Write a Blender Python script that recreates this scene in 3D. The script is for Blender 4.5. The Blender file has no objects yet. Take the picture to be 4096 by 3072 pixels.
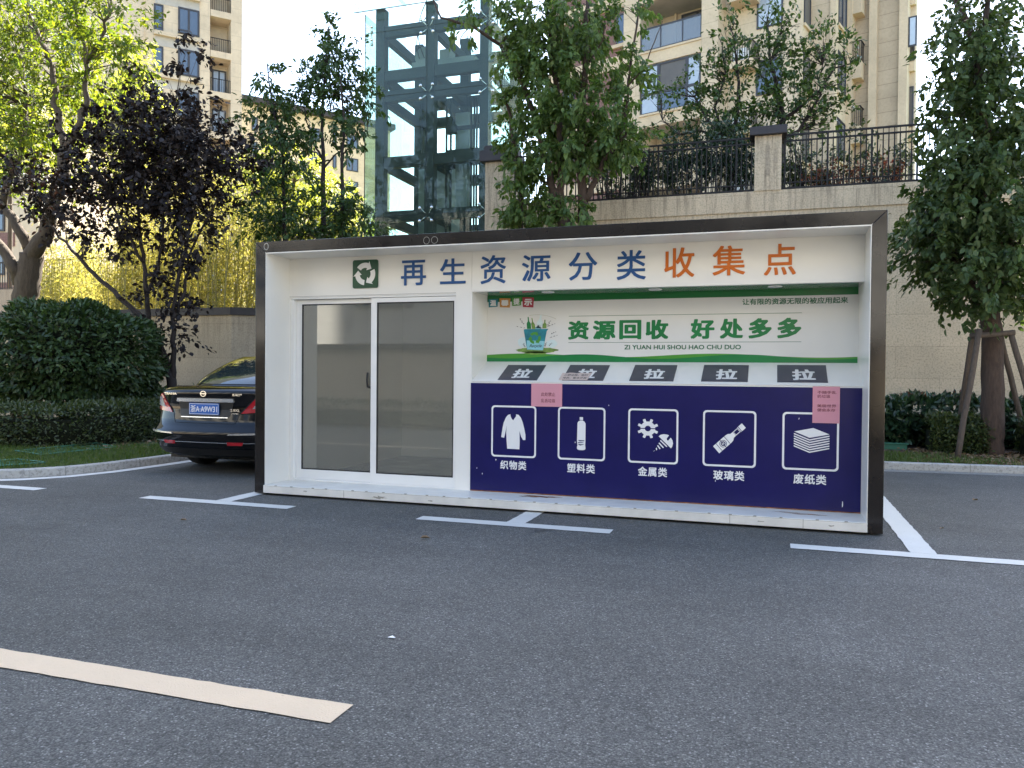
import bpy, math, random
import numpy as np
from mathutils import Vector, Matrix
random.seed(7); RNG = np.random.default_rng(11)
S = bpy.context.scene
COL = S.collection
R = math.radians

# ------------------------------------------------------------------ camera, sky, sun, exposure
CAM = np.array([5.08559, -6.88707, 1.27581]); YAW, PITCH, ROLL = -0.32069, -0.01395, 0.00898
FPX = 3150.0; IW, IH = 4096.0, 3072.0
def _axes():
    f = np.array([math.sin(YAW)*math.cos(PITCH), math.cos(YAW)*math.cos(PITCH), math.sin(PITCH)])
    r = np.array([math.cos(YAW), -math.sin(YAW), 0.0]); u = np.cross(r, f)
    return r*math.cos(ROLL)+u*math.sin(ROLL), -r*math.sin(ROLL)+u*math.cos(ROLL), f
CR, CU, CF = _axes()
cd = bpy.data.cameras.new('camera'); cam = bpy.data.objects.new('camera', cd); COL.objects.link(cam)
cd.sensor_width = 36.0; cd.lens = 36.0*FPX/IW; cd.clip_start = 0.05; cd.clip_end = 2000
cam.matrix_world = Matrix(((CR[0], CU[0], -CF[0], CAM[0]), (CR[1], CU[1], -CF[1], CAM[1]), (CR[2], CU[2], -CF[2], CAM[2]), (0, 0, 0, 1)))
S.camera = cam

SUN_AZ, SUN_EL = R(5.0), R(52.0)          # azimuth from +Y (behind the scene) towards +X
w = bpy.data.worlds.new('World'); S.world = w; w.use_nodes = True
nt = w.node_tree; bg = nt.nodes['Background']
sk = nt.nodes.new('ShaderNodeTexSky'); sk.sky_type = 'NISHITA'; sk.sun_disc = False
sk.sun_elevation = SUN_EL; sk.sun_rotation = SUN_AZ; sk.air_density = 1.0; sk.dust_density = 1.2; sk.ozone_density = 0.0
nt.links.new(sk.outputs[0], bg.inputs[0]); bg.inputs[1].default_value = 0.08
sl = bpy.data.lights.new('sun', 'SUN'); sun = bpy.data.objects.new('sun', sl); COL.objects.link(sun)
sl.energy = 5.0; sl.angle = R(0.5); sl.color = (1.0, 0.95, 0.87)
sd = Vector((math.sin(SUN_AZ)*math.cos(SUN_EL), math.cos(SUN_AZ)*math.cos(SUN_EL), math.sin(SUN_EL)))
sun.rotation_euler = sd.to_track_quat('Z', 'Y').to_euler(); sun.location = (0, 0, 40)
S.view_settings.view_transform = 'Standard'; S.view_settings.look = 'None'
S.view_settings.exposure = 3.0; S.view_settings.gamma = 1.0
S.render.engine = 'CYCLES'
S.cycles.max_bounces = 8; S.cycles.transparent_max_bounces = 16; S.cycles.diffuse_bounces = 4
S.cycles.sample_clamp_indirect = 6.0

# ------------------------------------------------------------------ survey helpers (photo pixel + one known plane -> real point)
def ray(px, py): return CF + CR*(px-IW/2)/FPX + CU*(IH/2-py)/FPX
def hit(px, py, axis, val):
    d = ray(px, py); return CAM + (val-CAM[axis])/d[axis]*d
def at(px, py, y): return hit(px, py, 1, y)
def gnd(px, py, z=0.0): return hit(px, py, 2, z)
def scale_at(px, y):                        # metres per photo pixel at that depth
    d = ray(px, 1492); return (y-CAM[1])/d[1]/FPX

# ------------------------------------------------------------------ mesh helpers
class MB:
    def __init__(s): s.v = []; s.f = []; s.m = []
    def add(s, vs, fs, mi=0):
        n = len(s.v); s.v += [tuple(map(float, q)) for q in vs]
        s.f += [tuple(i+n for i in f) for f in fs]; s.m += [mi]*len(fs); return s
    def box(s, x0, x1, y0, y1, z0, z1, mi=0):
        vs = [(x, y, z) for z in (z0, z1) for y in (y0, y1) for x in (x0, x1)]
        return s.add(vs, [(0, 2, 3, 1), (4, 5, 7, 6), (0, 1, 5, 4), (2, 6, 7, 3), (0, 4, 6, 2), (1, 3, 7, 5)], mi)
    def prism(s, pts, off, mi=0):           # polygon (3D points) pushed along off
        n = len(pts); a = [np.array(p, float) for p in pts]; b = [p+np.array(off, float) for p in a]
        fs = [tuple(range(n)), tuple(range(2*n-1, n-1, -1))]+[(i, i+n, (i+1) % n+n, (i+1) % n) for i in range(n)]
        return s.add(a+b, fs, mi)
    def tube(s, pts, rad, n=8, mi=0, cap=True):
        P = [np.array(p, float) for p in pts]; k = len(P)
        if not hasattr(rad, '__len__'): rad = [rad]*k
        base = len(s.v); ref = np.array([0.0, 0.0, 1.0])
        t0 = P[1]-P[0]; t0 /= np.linalg.norm(t0)+1e-9
        if abs(t0 @ ref) > 0.95: ref = np.array([1.0, 0.0, 0.0])
        a = np.cross(t0, ref); a /= np.linalg.norm(a)
        for i in range(k):
            t = P[min(i+1, k-1)]-P[max(i-1, 0)]; t /= np.linalg.norm(t)+1e-9
            a = a-t*(a @ t); a /= np.linalg.norm(a)+1e-9; b = np.cross(t, a)
            for j in range(n):
                q = 2*math.pi*j/n; s.v.append(tuple(P[i]+rad[i]*(a*math.cos(q)+b*math.sin(q))))
        for i in range(k-1):
            for j in range(n):
                j2 = (j+1) % n
                s.f.append((base+i*n+j, base+i*n+j2, base+(i+1)*n+j2, base+(i+1)*n+j)); s.m.append(mi)
        if cap:
            s.f.append(tuple(base+j for j in range(n-1, -1, -1))); s.m.append(mi)
            s.f.append(tuple(base+(k-1)*n+j for j in range(n))); s.m.append(mi)
        return s
    def lathe(s, prof, c, axis='z', n=24, mi=0):   # profile [(radius, height)]
        base = len(s.v); k = len(prof); c = np.array(c, float)
        for r_, h in prof:
            for j in range(n):
                q = 2*math.pi*j/n; a, b = r_*math.cos(q), r_*math.sin(q)
                s.v.append(tuple(c+np.array({'z': (a, b, h), 'y': (a, h, b), 'x': (h, a, b)}[axis])))
        for i in range(k-1):
            for j in range(n):
                j2 = (j+1) % n
                s.f.append((base+i*n+j, base+i*n+j2, base+(i+1)*n+j2, base+(i+1)*n+j)); s.m.append(mi)
        return s
    def grid(s, rows, mi=0, close=False):
        base = len(s.v); k = len(rows); n = len(rows[0])
        for r_ in rows: s.v += [tuple(map(float, q)) for q in r_]
        for i in range(k-1):
            for j in range(n if close else n-1):
                j2 = (j+1) % n
                s.f.append((base+i*n+j, base+i*n+j2, base+(i+1)*n+j2, base+(i+1)*n+j)); s.m.append(mi)
        return s
    def build(s, name, mats, parent=None, local=False, smooth=False, bevel=0.0, sub=0):
        me = bpy.data.meshes.new(name)
        v = np.array(s.v, float).reshape(-1, 3)
        if parent is not None and not local: v = v-np.array(world_loc(parent))
        me.from_pydata(v.tolist(), [], s.f)
        return finish(me, name, mats, parent, s.m, smooth, bevel, sub)
def world_loc(p):
    l = Vector(p.location)
    while p.parent is not None: p = p.parent; l = l+Vector(p.location)
    return l
def finish(me, name, mats, parent, mi=None, smooth=False, bevel=0.0, sub=0):
    if not isinstance(mats, (list, tuple)): mats = [mats]
    for m in mats: me.materials.append(m)
    if mi is not None and len(mats) > 1: me.polygons.foreach_set('material_index', mi)
    if smooth: me.polygons.foreach_set('use_smooth', [True]*len(me.polygons))
    me.update()
    o = bpy.data.objects.new(name, me); COL.objects.link(o)
    if parent is not None: o.parent = parent
    if bevel:
        b = o.modifiers.new('bevel', 'BEVEL'); b.width = bevel; b.segments = 2; b.limit_method = 'ANGLE'; b.angle_limit = R(40)
    if sub:
        b = o.modifiers.new('sub', 'SUBSURF'); b.levels = sub; b.render_levels = sub
    return o
def tag(o, label=None, cat=None, group=None, kind=None):
    if label: o['label'] = label
    if cat: o['category'] = cat
    if group: o['group'] = group
    if kind: o['kind'] = kind
    return o
def thing(name, label, cat, loc=(0, 0, 0), rz=0.0, group=None):
    o = bpy.data.objects.new(name, None); COL.objects.link(o); o.location = tuple(map(float, loc)); o.rotation_euler = (0, 0, rz)
    return tag(o, label, cat, group)

# text and flat shapes -> (verts 2D, faces), plain triangle meshes
_fc = bpy.data.curves.new('lettering', 'FONT'); _fo = bpy.data.objects.new('lettering', _fc); COL.objects.link(_fo)
def text2d(body, bold=0.0, spacing=1.0):      # bold strokes: shifted copies, each a hair in front of the last
    _fc.body = body; _fc.space_character = spacing; _fc.resolution_u = 3
    bpy.context.view_layer.update(); dg = bpy.context.evaluated_depsgraph_get()
    me = bpy.data.meshes.new_from_object(_fo.evaluated_get(dg))
    v = np.array([p.co[:2] for p in me.vertices]); f = [tuple(p.vertices) for p in me.polygons]
    bpy.data.meshes.remove(me); n = len(v); V, F = [], []
    for k, (dx, dz) in enumerate([(0, 0)] if bold <= 0 else [(-1, -1), (1, 1), (-1, 1), (1, -1)] if bold < 0.03 else [(-1, -1), (1, 1), (-1, 1), (1, -1), (0, 0), (1.3, 0), (-1.3, 0)]):
        V.append(np.c_[v+np.array([dx, dz])*bold, np.full(n, k*0.0002)]); F += [tuple(i+k*n for i in q) for q in f]
    return np.concatenate(V), F
def fill2d(loops):                          # even-odd filled outlines
    cu = bpy.data.curves.new('outline', 'CURVE'); cu.dimensions = '2D'; cu.fill_mode = 'BOTH'
    for lp in loops:
        sp = cu.splines.new('POLY'); sp.points.add(len(lp)-1); sp.use_cyclic_u = True
        for i, p in enumerate(lp): sp.points[i].co = (p[0], p[1], 0, 1)
    o = bpy.data.objects.new('outline', cu); COL.objects.link(o)
    bpy.context.view_layer.update(); dg = bpy.context.evaluated_depsgraph_get()
    me = bpy.data.meshes.new_from_object(o.evaluated_get(dg))
    v = np.array([p.co[:2] for p in me.vertices]); f = [tuple(p.vertices) for p in me.polygons]
    bpy.data.meshes.remove(me); bpy.data.objects.remove(o); bpy.data.curves.remove(cu); return v, f
def norm01(v):
    a, b = v.min(0), v.max(0); q = (v[:, :2]-a[:2])/(b[:2]-a[:2]); return np.c_[q, v[:, 2]]
def place2d(mb, vf, fn, thick=0.0, out=(0, -1, 0), mi=0):   # fn maps 2D -> 3D on the surface; thick pushes a raised copy with sides
    v, f = vf; P = [np.array(fn(p)) for p in v]
    if v.shape[1] > 2: P = [q+np.array(out, float)*p[2] for q, p in zip(P, v)]
    if thick <= 0: return mb.add(P, f, mi)
    o = np.array(out, float)*thick; n = len(P)
    edges = {}
    for q in f:
        for i in range(len(q)):
            e = (q[i], q[(i+1) % len(q)]); k = tuple(sorted(e)); edges[k] = edges.get(k, [])+[e]
    fs = [tuple(i+n for i in q) for q in f]
    for k, e in edges.items():
        if len(e) == 1: a, b = e[0]; fs.append((a, b, b+n, a+n))
    return mb.add(P+[p+o for p in P], fs, mi)

# ------------------------------------------------------------------ materials
def nodes(name):
    m = bpy.data.materials.new(name); m.use_nodes = True; t = m.node_tree
    return m, t, t.nodes['Principled BSDF'], t.nodes['Material Output']
def N(t, kind, **kw):
    n = t.nodes.new(kind)
    for k, v in kw.items():
        if k in n.inputs: n.inputs[k].default_value = v
        else: setattr(n, k, v)
    return n
def ramp(t, fac, stops):
    r_ = t.nodes.new('ShaderNodeValToRGB'); e = r_.color_ramp.elements
    while len(e) < len(stops): e.new(0.5)
    for i, (p, c) in enumerate(stops): e[i].position = p; e[i].color = (*c, 1) if len(c) == 3 else c
    t.links.new(fac, r_.inputs[0]); return r_.outputs[0]
def mixc(t, fac, a, b, mode='MIX'):
    n = t.nodes.new('ShaderNodeMix'); n.data_type = 'RGBA'; n.blend_type = mode
    for sock, val in ((n.inputs[0], fac), (n.inputs[6], a), (n.inputs[7], b)):
        if isinstance(val, bpy.types.NodeSocket): t.links.new(val, sock)
        elif isinstance(val, (int, float)): sock.default_value = val
        else: sock.default_value = (*val, 1)
    return n.outputs[2]
def coords(t, sc=(1, 1, 1), which='Object'):
    c = t.nodes.new('ShaderNodeTexCoord'); m = t.nodes.new('ShaderNodeMapping'); m.inputs['Scale'].default_value = sc
    t.links.new(c.outputs[which], m.inputs[0]); return m.outputs[0]
def noise(t, co, scale, detail=4, rough=0.6):
    n = N(t, 'ShaderNodeTexNoise', Scale=scale, Detail=detail, Roughness=rough); t.links.new(co, n.inputs['Vector']); return n.outputs[0]
def bump(t, b, h, strength, dist=0.01):
    n = N(t, 'ShaderNodeBump', Strength=strength, Distance=dist); t.links.new(h, n.inputs['Height']); t.links.new(n.outputs[0], b.inputs['Normal'])
def pmat(name, col, rough=0.5, metal=0.0, var=0.12, vs=2.0, bmp=0.0, bs=60.0, spec=0.5, coat=0.0, rvar=0.0):
    m, t, b, o = nodes(name); co = coords(t)
    n1 = noise(t, co, vs, 5)
    lo = tuple(c*(1-var) for c in col); hi = tuple(min(1, c*(1+var)) for c in col)
    t.links.new(ramp(t, n1, [(0.3, lo), (0.7, hi)]), b.inputs['Base Color'])
    b.inputs['Roughness'].default_value = rough; b.inputs['Metallic'].default_value = metal
    b.inputs['Specular IOR Level'].default_value = spec; b.inputs['Coat Weight'].default_value = coat; b.inputs['Coat Roughness'].default_value = 0.03
    if rvar: t.links.new(ramp(t, noise(t, co, vs*3, 4), [(0.3, (rough-rvar,)*3), (0.7, (rough+rvar,)*3)]), b.inputs['Roughness'])
    if bmp: bump(t, b, noise(t, co, bs, 3), bmp)
    return m
def leafmat(name, cols, trans=0.35, rough=0.42, tcol=None, spec=0.45):
    m, t, b, o = nodes(name)
    g = t.nodes.new('ShaderNodeNewGeometry')
    n = len(cols); c = ramp(t, g.outputs['Random Per Island'], [(i/(n-1), q) for i, q in enumerate(cols)])
    t.links.new(c, b.inputs['Base Color']); b.inputs['Roughness'].default_value = rough; b.inputs['Specular IOR Level'].default_value = spec
    tr = t.nodes.new('ShaderNodeBsdfTranslucent')
    tc = mixc(t, 1.0, c, tcol or (1.6, 1.7, 0.7), 'MULTIPLY'); t.links.new(tc, tr.inputs[0])
    mx = t.nodes.new('ShaderNodeMixShader'); mx.inputs[0].default_value = trans
    t.links.new(b.outputs[0], mx.inputs[1]); t.links.new(tr.outputs[0], mx.inputs[2]); t.links.new(mx.outputs[0], o.inputs[0]); return m
def barkmat(name, c0, c1, sc=30):
    m, t, b, o = nodes(name); co = coords(t, (1, 1, 0.22))
    n1 = noise(t, co, sc, 6, 0.7); n2 = noise(t, coords(t), 3.0, 3)
    t.links.new(mixc(t, n2, ramp(t, n1, [(0.35, c0), (0.65, c1)]), tuple(0.6*(a+b_) for a, b_ in zip(c0, c1))), b.inputs['Base Color'])
    b.inputs['Roughness'].default_value = 0.9; bump(t, b, n1, 0.9, 0.03); return m
def glassmat(name, tint, refl=1.0, rough=0.0, opac=0.0, ocol=(0.02, 0.03, 0.03), base=0.04):
    m, t, b, o = nodes(name); t.nodes.remove(b)
    tr = N(t, 'ShaderNodeBsdfTransparent'); tr.inputs[0].default_value = (*tint, 1)
    gl = N(t, 'ShaderNodeBsdfGlossy'); gl.inputs[0].default_value = (1, 1, 1, 1); gl.inputs['Roughness'].default_value = rough
    df = N(t, 'ShaderNodeBsdfDiffuse'); df.inputs[0].default_value = (*ocol, 1)
    m1 = t.nodes.new('ShaderNodeMixShader'); m1.inputs[0].default_value = opac
    t.links.new(tr.outputs[0], m1.inputs[1]); t.links.new(df.outputs[0], m1.inputs[2])
    lw = N(t, 'ShaderNodeFresnel', IOR=1.5); mu = N(t, 'ShaderNodeMath', operation='MULTIPLY_ADD', use_clamp=True)
    t.links.new(lw.outputs[0], mu.inputs[0]); mu.inputs[1].default_value = refl; mu.inputs[2].default_value = base
    m2 = t.nodes.new('ShaderNodeMixShader'); t.links.new(mu.outputs[0], m2.inputs[0])
    t.links.new(m1.outputs[0], m2.inputs[1]); t.links.new(gl.outputs[0], m2.inputs[2]); t.links.new(m2.outputs[0], o.inputs[0]); return m
def stonemat(name, col, bw, bh, speck=0.25, joint=0.55, sx=1.0, stain=0.0, stain_z=(0, 1), off=(0, 0), jw=0.006, scol=None, bs=90):
    """stucco / stone cladding: aggregate speckle, panel joints, soft weathering"""
    m, t, b, o = nodes(name)
    c = t.nodes.new('ShaderNodeTexCoord'); sp = t.nodes.new('ShaderNodeSeparateXYZ'); t.links.new(c.outputs['Object'], sp.inputs[0])
    ad = N(t, 'ShaderNodeMath', operation='ADD'); t.links.new(sp.outputs[0], ad.inputs[0]); t.links.new(sp.outputs[1], ad.inputs[1])
    cb = t.nodes.new('ShaderNodeCombineXYZ'); t.links.new(ad.outputs[0], cb.inputs[0]); t.links.new(sp.outputs[2], cb.inputs[1])
    mp = t.nodes.new('ShaderNodeMapping'); mp.inputs['Location'].default_value = (off[0], off[1], 0); t.links.new(cb.outputs[0], mp.inputs[0])
    bk = N(t, 'ShaderNodeTexBrick', Scale=1.0); bk.offset = 0.5; bk.inputs['Brick Width'].default_value = bw; bk.inputs['Row Height'].default_value = bh
    bk.inputs['Mortar Size'].default_value = jw; bk.inputs['Mortar Smooth'].default_value = 0.3
    bk.inputs['Color1'].default_value = (*col, 1); bk.inputs['Color2'].default_value = (*[q*0.93 for q in col], 1); bk.inputs['Mortar'].default_value = (*[q*joint for q in col], 1)
    t.links.new(mp.outputs[0], bk.inputs['Vector'])
    co = coords(t)
    vo = N(t, 'ShaderNodeTexVoronoi', Scale=float(bs)); t.links.new(co, vo.inputs['Vector'])
    n2 = noise(t, co, bs*0.35, 4, 0.7); n3 = noise(t, co, 0.9, 5, 0.65)
    spk = ramp(t, n2, [(0.36, (1-speck*1.6,)*3), (0.5, (1, 1, 1)), (0.72, (1+speck*0.5,)*3)])
    k = mixc(t, 1.0, bk.outputs[0], spk, 'MULTIPLY')
    k = mixc(t, 1.0, k, ramp(t, n3, [(0.3, (0.86, 0.85, 0.83)), (0.7, (1.06, 1.05, 1.03))]), 'MULTIPLY')
    if stain:
        st = noise(t, coords(t, (5, 5, 0.35)), 3.0, 6, 0.75)
        mr = N(t, 'ShaderNodeMapRange'); t.links.new(sp.outputs[2], mr.inputs[0]); mr.inputs[1].default_value = stain_z[0]; mr.inputs[2].default_value = stain_z[1]
        mm = N(t, 'ShaderNodeMath', operation='MULTIPLY', use_clamp=True); t.links.new(ramp(t, st, [(0.47, (0, 0, 0)), (0.68, (1, 1, 1))]), mm.inputs[0]); t.links.new(mr.outputs[0], mm.inputs[1])
        m3 = N(t, 'ShaderNodeMath', operation='MULTIPLY'); t.links.new(mm.outputs[0], m3.inputs[0]); m3.inputs[1].default_value = stain
        k = mixc(t, m3.outputs[0], k, scol or tuple(q*0.3 for q in col))
    t.links.new(k, b.inputs['Base Color']); b.inputs['Roughness'].default_value = 0.85; b.inputs['Specular IOR Level'].default_value = 0.25
    bump(t, b, vo.outputs[0], 0.35, 0.006); return m

M = {}
def asphalt():
    m, t, b, o = nodes('asphalt'); co = coords(t)
    v = N(t, 'ShaderNodeTexVoronoi', Scale=140.0); t.links.new(co, v.inputs['Vector'])
    n1 = noise(t, co, 200, 3, 0.7); n2 = noise(t, co, 0.45, 6, 0.62); n3 = noise(t, co, 9.0, 5, 0.7); n4 = noise(t, coords(t, (0.25, 1.6, 1)), 1.1, 5, 0.6)
    sep = t.nodes.new('ShaderNodeSeparateColor'); t.links.new(v.outputs['Color'], sep.inputs[0])
    st = ramp(t, sep.outputs[0], [(0.0, (0.058, 0.058, 0.053)), (0.5, (0.102, 0.101, 0.092)), (0.85, (0.136, 0.134, 0.122)), (0.96, (0.19, 0.187, 0.172)), (1.0, (0.28, 0.275, 0.26))])
    edge = ramp(t, v.outputs['Distance'], [(0.3, (1.06, 1.06, 1.06)), (0.8, (0.6, 0.6, 0.6))])
    k = mixc(t, 1.0, st, edge, 'MULTIPLY')
    k = mixc(t, 1.0, k, ramp(t, n2, [(0.3, (0.80, 0.80, 0.79)), (0.7, (1.18, 1.18, 1.2))]), 'MULTIPLY')
    k = mixc(t, 1.0, k, ramp(t, n4, [(0.35, (0.90, 0.90, 0.90)), (0.65, (1.08, 1.08, 1.08))]), 'MULTIPLY')
    k = mixc(t, 1.0, k, ramp(t, n3, [(0.3, (0.90, 0.90, 0.90)), (0.75, (1.10, 1.10, 1.09))]), 'MULTIPLY')
    st2 = noise(t, coords(t), 0.75, 7, 0.7)
    k = mixc(t, 1.0, k, ramp(t, st2, [(0.30, (0.72, 0.72, 0.71)), (0.40, (1, 1, 1)), (0.66, (1, 1, 1)), (0.74, (1.14, 1.13, 1.1))]), 'MULTIPLY')
    t.links.new(k, b.inputs['Base Color']); b.inputs['Roughness'].default_value = 0.75; b.inputs['Specular IOR Level'].default_value = 0.35
    ad = N(t, 'ShaderNodeMath', operation='MULTIPLY_ADD'); t.links.new(n1, ad.inputs[0]); ad.inputs[1].default_value = 0.5; t.links.new(v.outputs['Distance'], ad.inputs[2])
    bump(t, b, ad.outputs[0], 0.6, -0.005); return m
def paint(name, col, wear=0.5):
    m, t, b, o = nodes(name); co = coords(t)
    v = N(t, 'ShaderNodeTexVoronoi', Scale=140.0); t.links.new(co, v.inputs['Vector'])
    n1 = noise(t, co, 3.0, 6, 0.7); n2 = noise(t, co, 45, 4, 0.7)
    k = mixc(t, n1, tuple(c*0.82 for c in col), col)
    wearm = ramp(t, n2, [(0.60+0.1*(1-wear), (0, 0, 0)), (0.72+0.1*(1-wear), (1, 1, 1))])
    k = mixc(t, wearm, k, tuple(c*0.45 for c in col)); t.links.new(k, b.inputs['Base Color'])
    b.inputs['Roughness'].default_value = 0.75; bump(t, b, v.outputs[0], 0.45, -0.006); return m
M['asphalt'] = asphalt()
M['paint_white'] = paint('road_paint_white', (0.66, 0.65, 0.60), 0.75)
M['paint_cream'] = paint('road_paint_cream', (0.68, 0.53, 0.36), 0.3)
M['kerb'] = stonemat('kerb_concrete', (0.42, 0.41, 0.38), 50, 50, 0.22, bs=70)
M['soil'] = pmat('soil', (0.075, 0.05, 0.033), 0.95, var=0.45, vs=9, bmp=0.9, bs=30)
M['turf'] = pmat('turf_soil', (0.05, 0.07, 0.02), 0.95, var=0.4, vs=5, bmp=0.6, bs=40)
M['white'] = pmat('white_coated_steel', (0.80, 0.78, 0.72), 0.32, var=0.035, vs=1.2, coat=0.1)
M['white_sill'] = pmat('white_steel_scuffed', (0.74, 0.72, 0.655), 0.4, var=0.10, vs=5)
M['alu'] = pmat('white_aluminium', (0.80, 0.79, 0.75), 0.3, var=0.02)
M['black_frame'] = pmat('black_mirror_steel', (0.016, 0.013, 0.011), 0.13, metal=0.0, var=0.3, vs=1.5, spec=0.5, coat=0.0, rvar=0.05)
M['black'] = pmat('black_rubber', (0.012, 0.012, 0.012), 0.5)
M['seam'] = pmat('dark_seam', (0.22, 0.21, 0.19), 0.7)
M['navy'] = pmat('navy_vinyl', (0.010, 0.009, 0.085), 0.30, var=0.12, vs=3, spec=0.35)
M['print_white'] = pmat('white_vinyl', (0.78, 0.78, 0.76), 0.4, var=0.03)
M['blue_letter'] = pmat('blue_acrylic', (0.022, 0.085, 0.25), 0.35, var=0.06, spec=0.3)
M['orange_letter'] = pmat('orange_acrylic', (0.56, 0.135, 0.012), 0.35, var=0.06, spec=0.3)
M['green_badge'] = pmat('dark_green_vinyl', (0.004, 0.06, 0.022), 0.3, var=0.08)
M['banner'] = pmat('banner_film', (0.72, 0.715, 0.68), 0.25, var=0.02)
M['print_green'] = pmat('green_print', (0.008, 0.19, 0.05), 0.3, var=0.12, vs=1.5)
M['print_green_dark'] = pmat('deep_green_print', (0.004, 0.15, 0.03), 0.3, var=0.12, vs=1.5)
M['print_green_lime'] = pmat('lime_print', (0.07, 0.29, 0.035), 0.3, var=0.1)
M['print_text'] = pmat('dark_green_print', (0.015, 0.13, 0.055), 0.4, var=0.05)
M['print_black'] = pmat('black_print', (0.03, 0.035, 0.035), 0.5)
M['print_teal'] = pmat('teal_print', (0.015, 0.21, 0.27), 0.4, var=0.3, vs=12)
M['print_aqua'] = pmat('aqua_print', (0.25, 0.58, 0.66), 0.4, var=0.12, vs=10)
M['print_orange'] = pmat('ochre_print', (0.55, 0.25, 0.05), 0.4)
M['print_red'] = pmat('red_print', (0.40, 0.03, 0.05), 0.4)
M['print_moss'] = pmat('moss_print', (0.15, 0.26, 0.05), 0.5, var=0.4, vs=25)
M['print_pale'] = pmat('pale_wash_print', (0.60, 0.72, 0.72), 0.5, var=0.05, vs=10)
M['print_brown'] = pmat('maroon_print', (0.16, 0.03, 0.05), 0.6)
M['lid'] = pmat('charcoal_lid', (0.055, 0.055, 0.075), 0.4, var=0.15, vs=4)
M['pink'] = pmat('pink_paper', (0.62, 0.28, 0.33), 0.75, var=0.03)
M['beige_paper'] = pmat('beige_paper', (0.62, 0.50, 0.44), 0.8, var=0.06)
M['inside'] = pmat('inside_panel', (0.86, 0.85, 0.80), 0.5, var=0.03)
M['inside_floor'] = pmat('inside_floor', (0.30, 0.28, 0.25), 0.6, var=0.3, vs=4)
M['rust'] = pmat('rust_stain', (0.22, 0.09, 0.03), 0.9, var=0.5, vs=20)
M['grime'] = pmat('grime', (0.34, 0.32, 0.27), 0.9, var=0.2, vs=20)
M['glass_door'] = glassmat('door_glass', (0.95, 0.96, 0.94), 1.3, 0.0, 0.17, (0.50, 0.50, 0.44), 0.03)  # pale dusty veil mixed into the glass to brighten the dim room behind
M['glass_green'] = glassmat('green_tint_glass', (0.91, 0.975, 0.935), 0.35, 0.0, 0.02, (0.50, 0.62, 0.52), 0.0)
M['glass_rail'] = glassmat('balcony_glass', (0.62, 0.66, 0.68), 1.0, 0.0, 0.3, (0.34, 0.36, 0.36), 0.04)
M['pane'] = pmat('window_glass', (0.055, 0.08, 0.12), 0.04, var=0.2, vs=0.4, spec=1.0)
M['pane_dark'] = pmat('dark_screen', (0.10, 0.09, 0.08), 0.5)
M['pane_pale'] = pmat('curtained_glass', (0.36, 0.41, 0.46), 0.06, var=0.25, vs=0.7, spec=0.9)
M['winframe'] = pmat('dark_window_frame', (0.035, 0.034, 0.04), 0.45)
M['iron'] = pmat('dark_brown_iron', (0.012, 0.010, 0.009), 0.5, spec=0.3)
M['stucco'] = stonemat('beige_render', (0.62, 0.505, 0.35), 1.55, 0.62, 0.20, 0.66, stain=0.65, stain_z=(3.2, 5.0), jw=0.004, scol=(0.13, 0.095, 0.07))
M['stucco_low'] = stonemat('beige_render_low', (0.47, 0.385, 0.275), 0.85, 0.78, 0.18, 0.7, stain=0.6, stain_z=(1.2, 2.7), jw=0.005, scol=(0.13, 0.10, 0.07))
M['coping'] = pmat('dark_coping', (0.030, 0.025, 0.025), 0.6, var=0.2, vs=4)
M['clad'] = stonemat('cream_cladding', (0.62, 0.505, 0.355), 1.6, 0.62, 0.05, 0.72, bs=30, jw=0.014)
M['clad_plain'] = stonemat('cream_plain', (0.62, 0.50, 0.345), 60, 60, 0.04, bs=30)
M['clad_rough'] = stonemat('tan_cladding', (0.50, 0.405, 0.285), 3.2, 0.62, 0.06, 0.6, bs=30, jw=0.014)
M['clad_far'] = stonemat('pale_cladding', (0.64, 0.54, 0.40), 2.4, 1.0, 0.04, 0.85, bs=8, jw=0.03)
M['clad_grey'] = stonemat('grey_cladding', (0.38, 0.37, 0.345), 3.2, 0.62, 0.06, 0.7, bs=30, jw=0.014)
M['brick'] = stonemat('plum_brick', (0.20, 0.12, 0.105), 0.26, 0.075, 0.12, 1.4, bs=60, jw=0.008)
M['soffit'] = pmat('soffit_grey', (0.42, 0.40, 0.36), 0.8)  # greyer and darker than the cladding around it
M['steel_green'] = pmat('grey_green_steel', (0.036, 0.042, 0.037), 0.6, var=0.15, spec=0.2)
M['cabinet'] = pmat('grey_cabinet', (0.20, 0.22, 0.20), 0.4, var=0.06)
M['chrome'] = pmat('chrome', (0.85, 0.85, 0.84), 0.22, metal=0.85, var=0.02)
M['carpaint'] = pmat('black_car_paint', (0.003, 0.0032, 0.004), 0.08, var=0.1, spec=0.4, coat=0.1)
M['carglass'] = pmat('car_glass', (0.018, 0.028, 0.026), 0.03, spec=0.9, coat=0.5)
M['lamp_red'] = pmat('red_lens', (0.42, 0.008, 0.016), 0.1, var=0.1, vs=20, coat=1.0)
M['lamp_clear'] = pmat('clear_lens', (0.45, 0.42, 0.43), 0.1, var=0.35, vs=30, coat=1.0)
M['plate_blue'] = pmat('blue_plate', (0.008, 0.105, 0.42), 0.4, var=0.05)
M['tyre'] = pmat('tyre_rubber', (0.014, 0.014, 0.014), 0.85)
M['rim'] = pmat('alloy', (0.35, 0.35, 0.36), 0.25, metal=0.9)
M['bark_grey'] = barkmat('grey_bark', (0.035, 0.024, 0.016), (0.11, 0.082, 0.055), 22)
M['bark_camphor'] = barkmat('camphor_bark', (0.022, 0.013, 0.009), (0.10, 0.065, 0.045), 34)
M['bark_dark'] = barkmat('dark_bark', (0.016, 0.011, 0.009), (0.05, 0.036, 0.03), 30)
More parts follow.
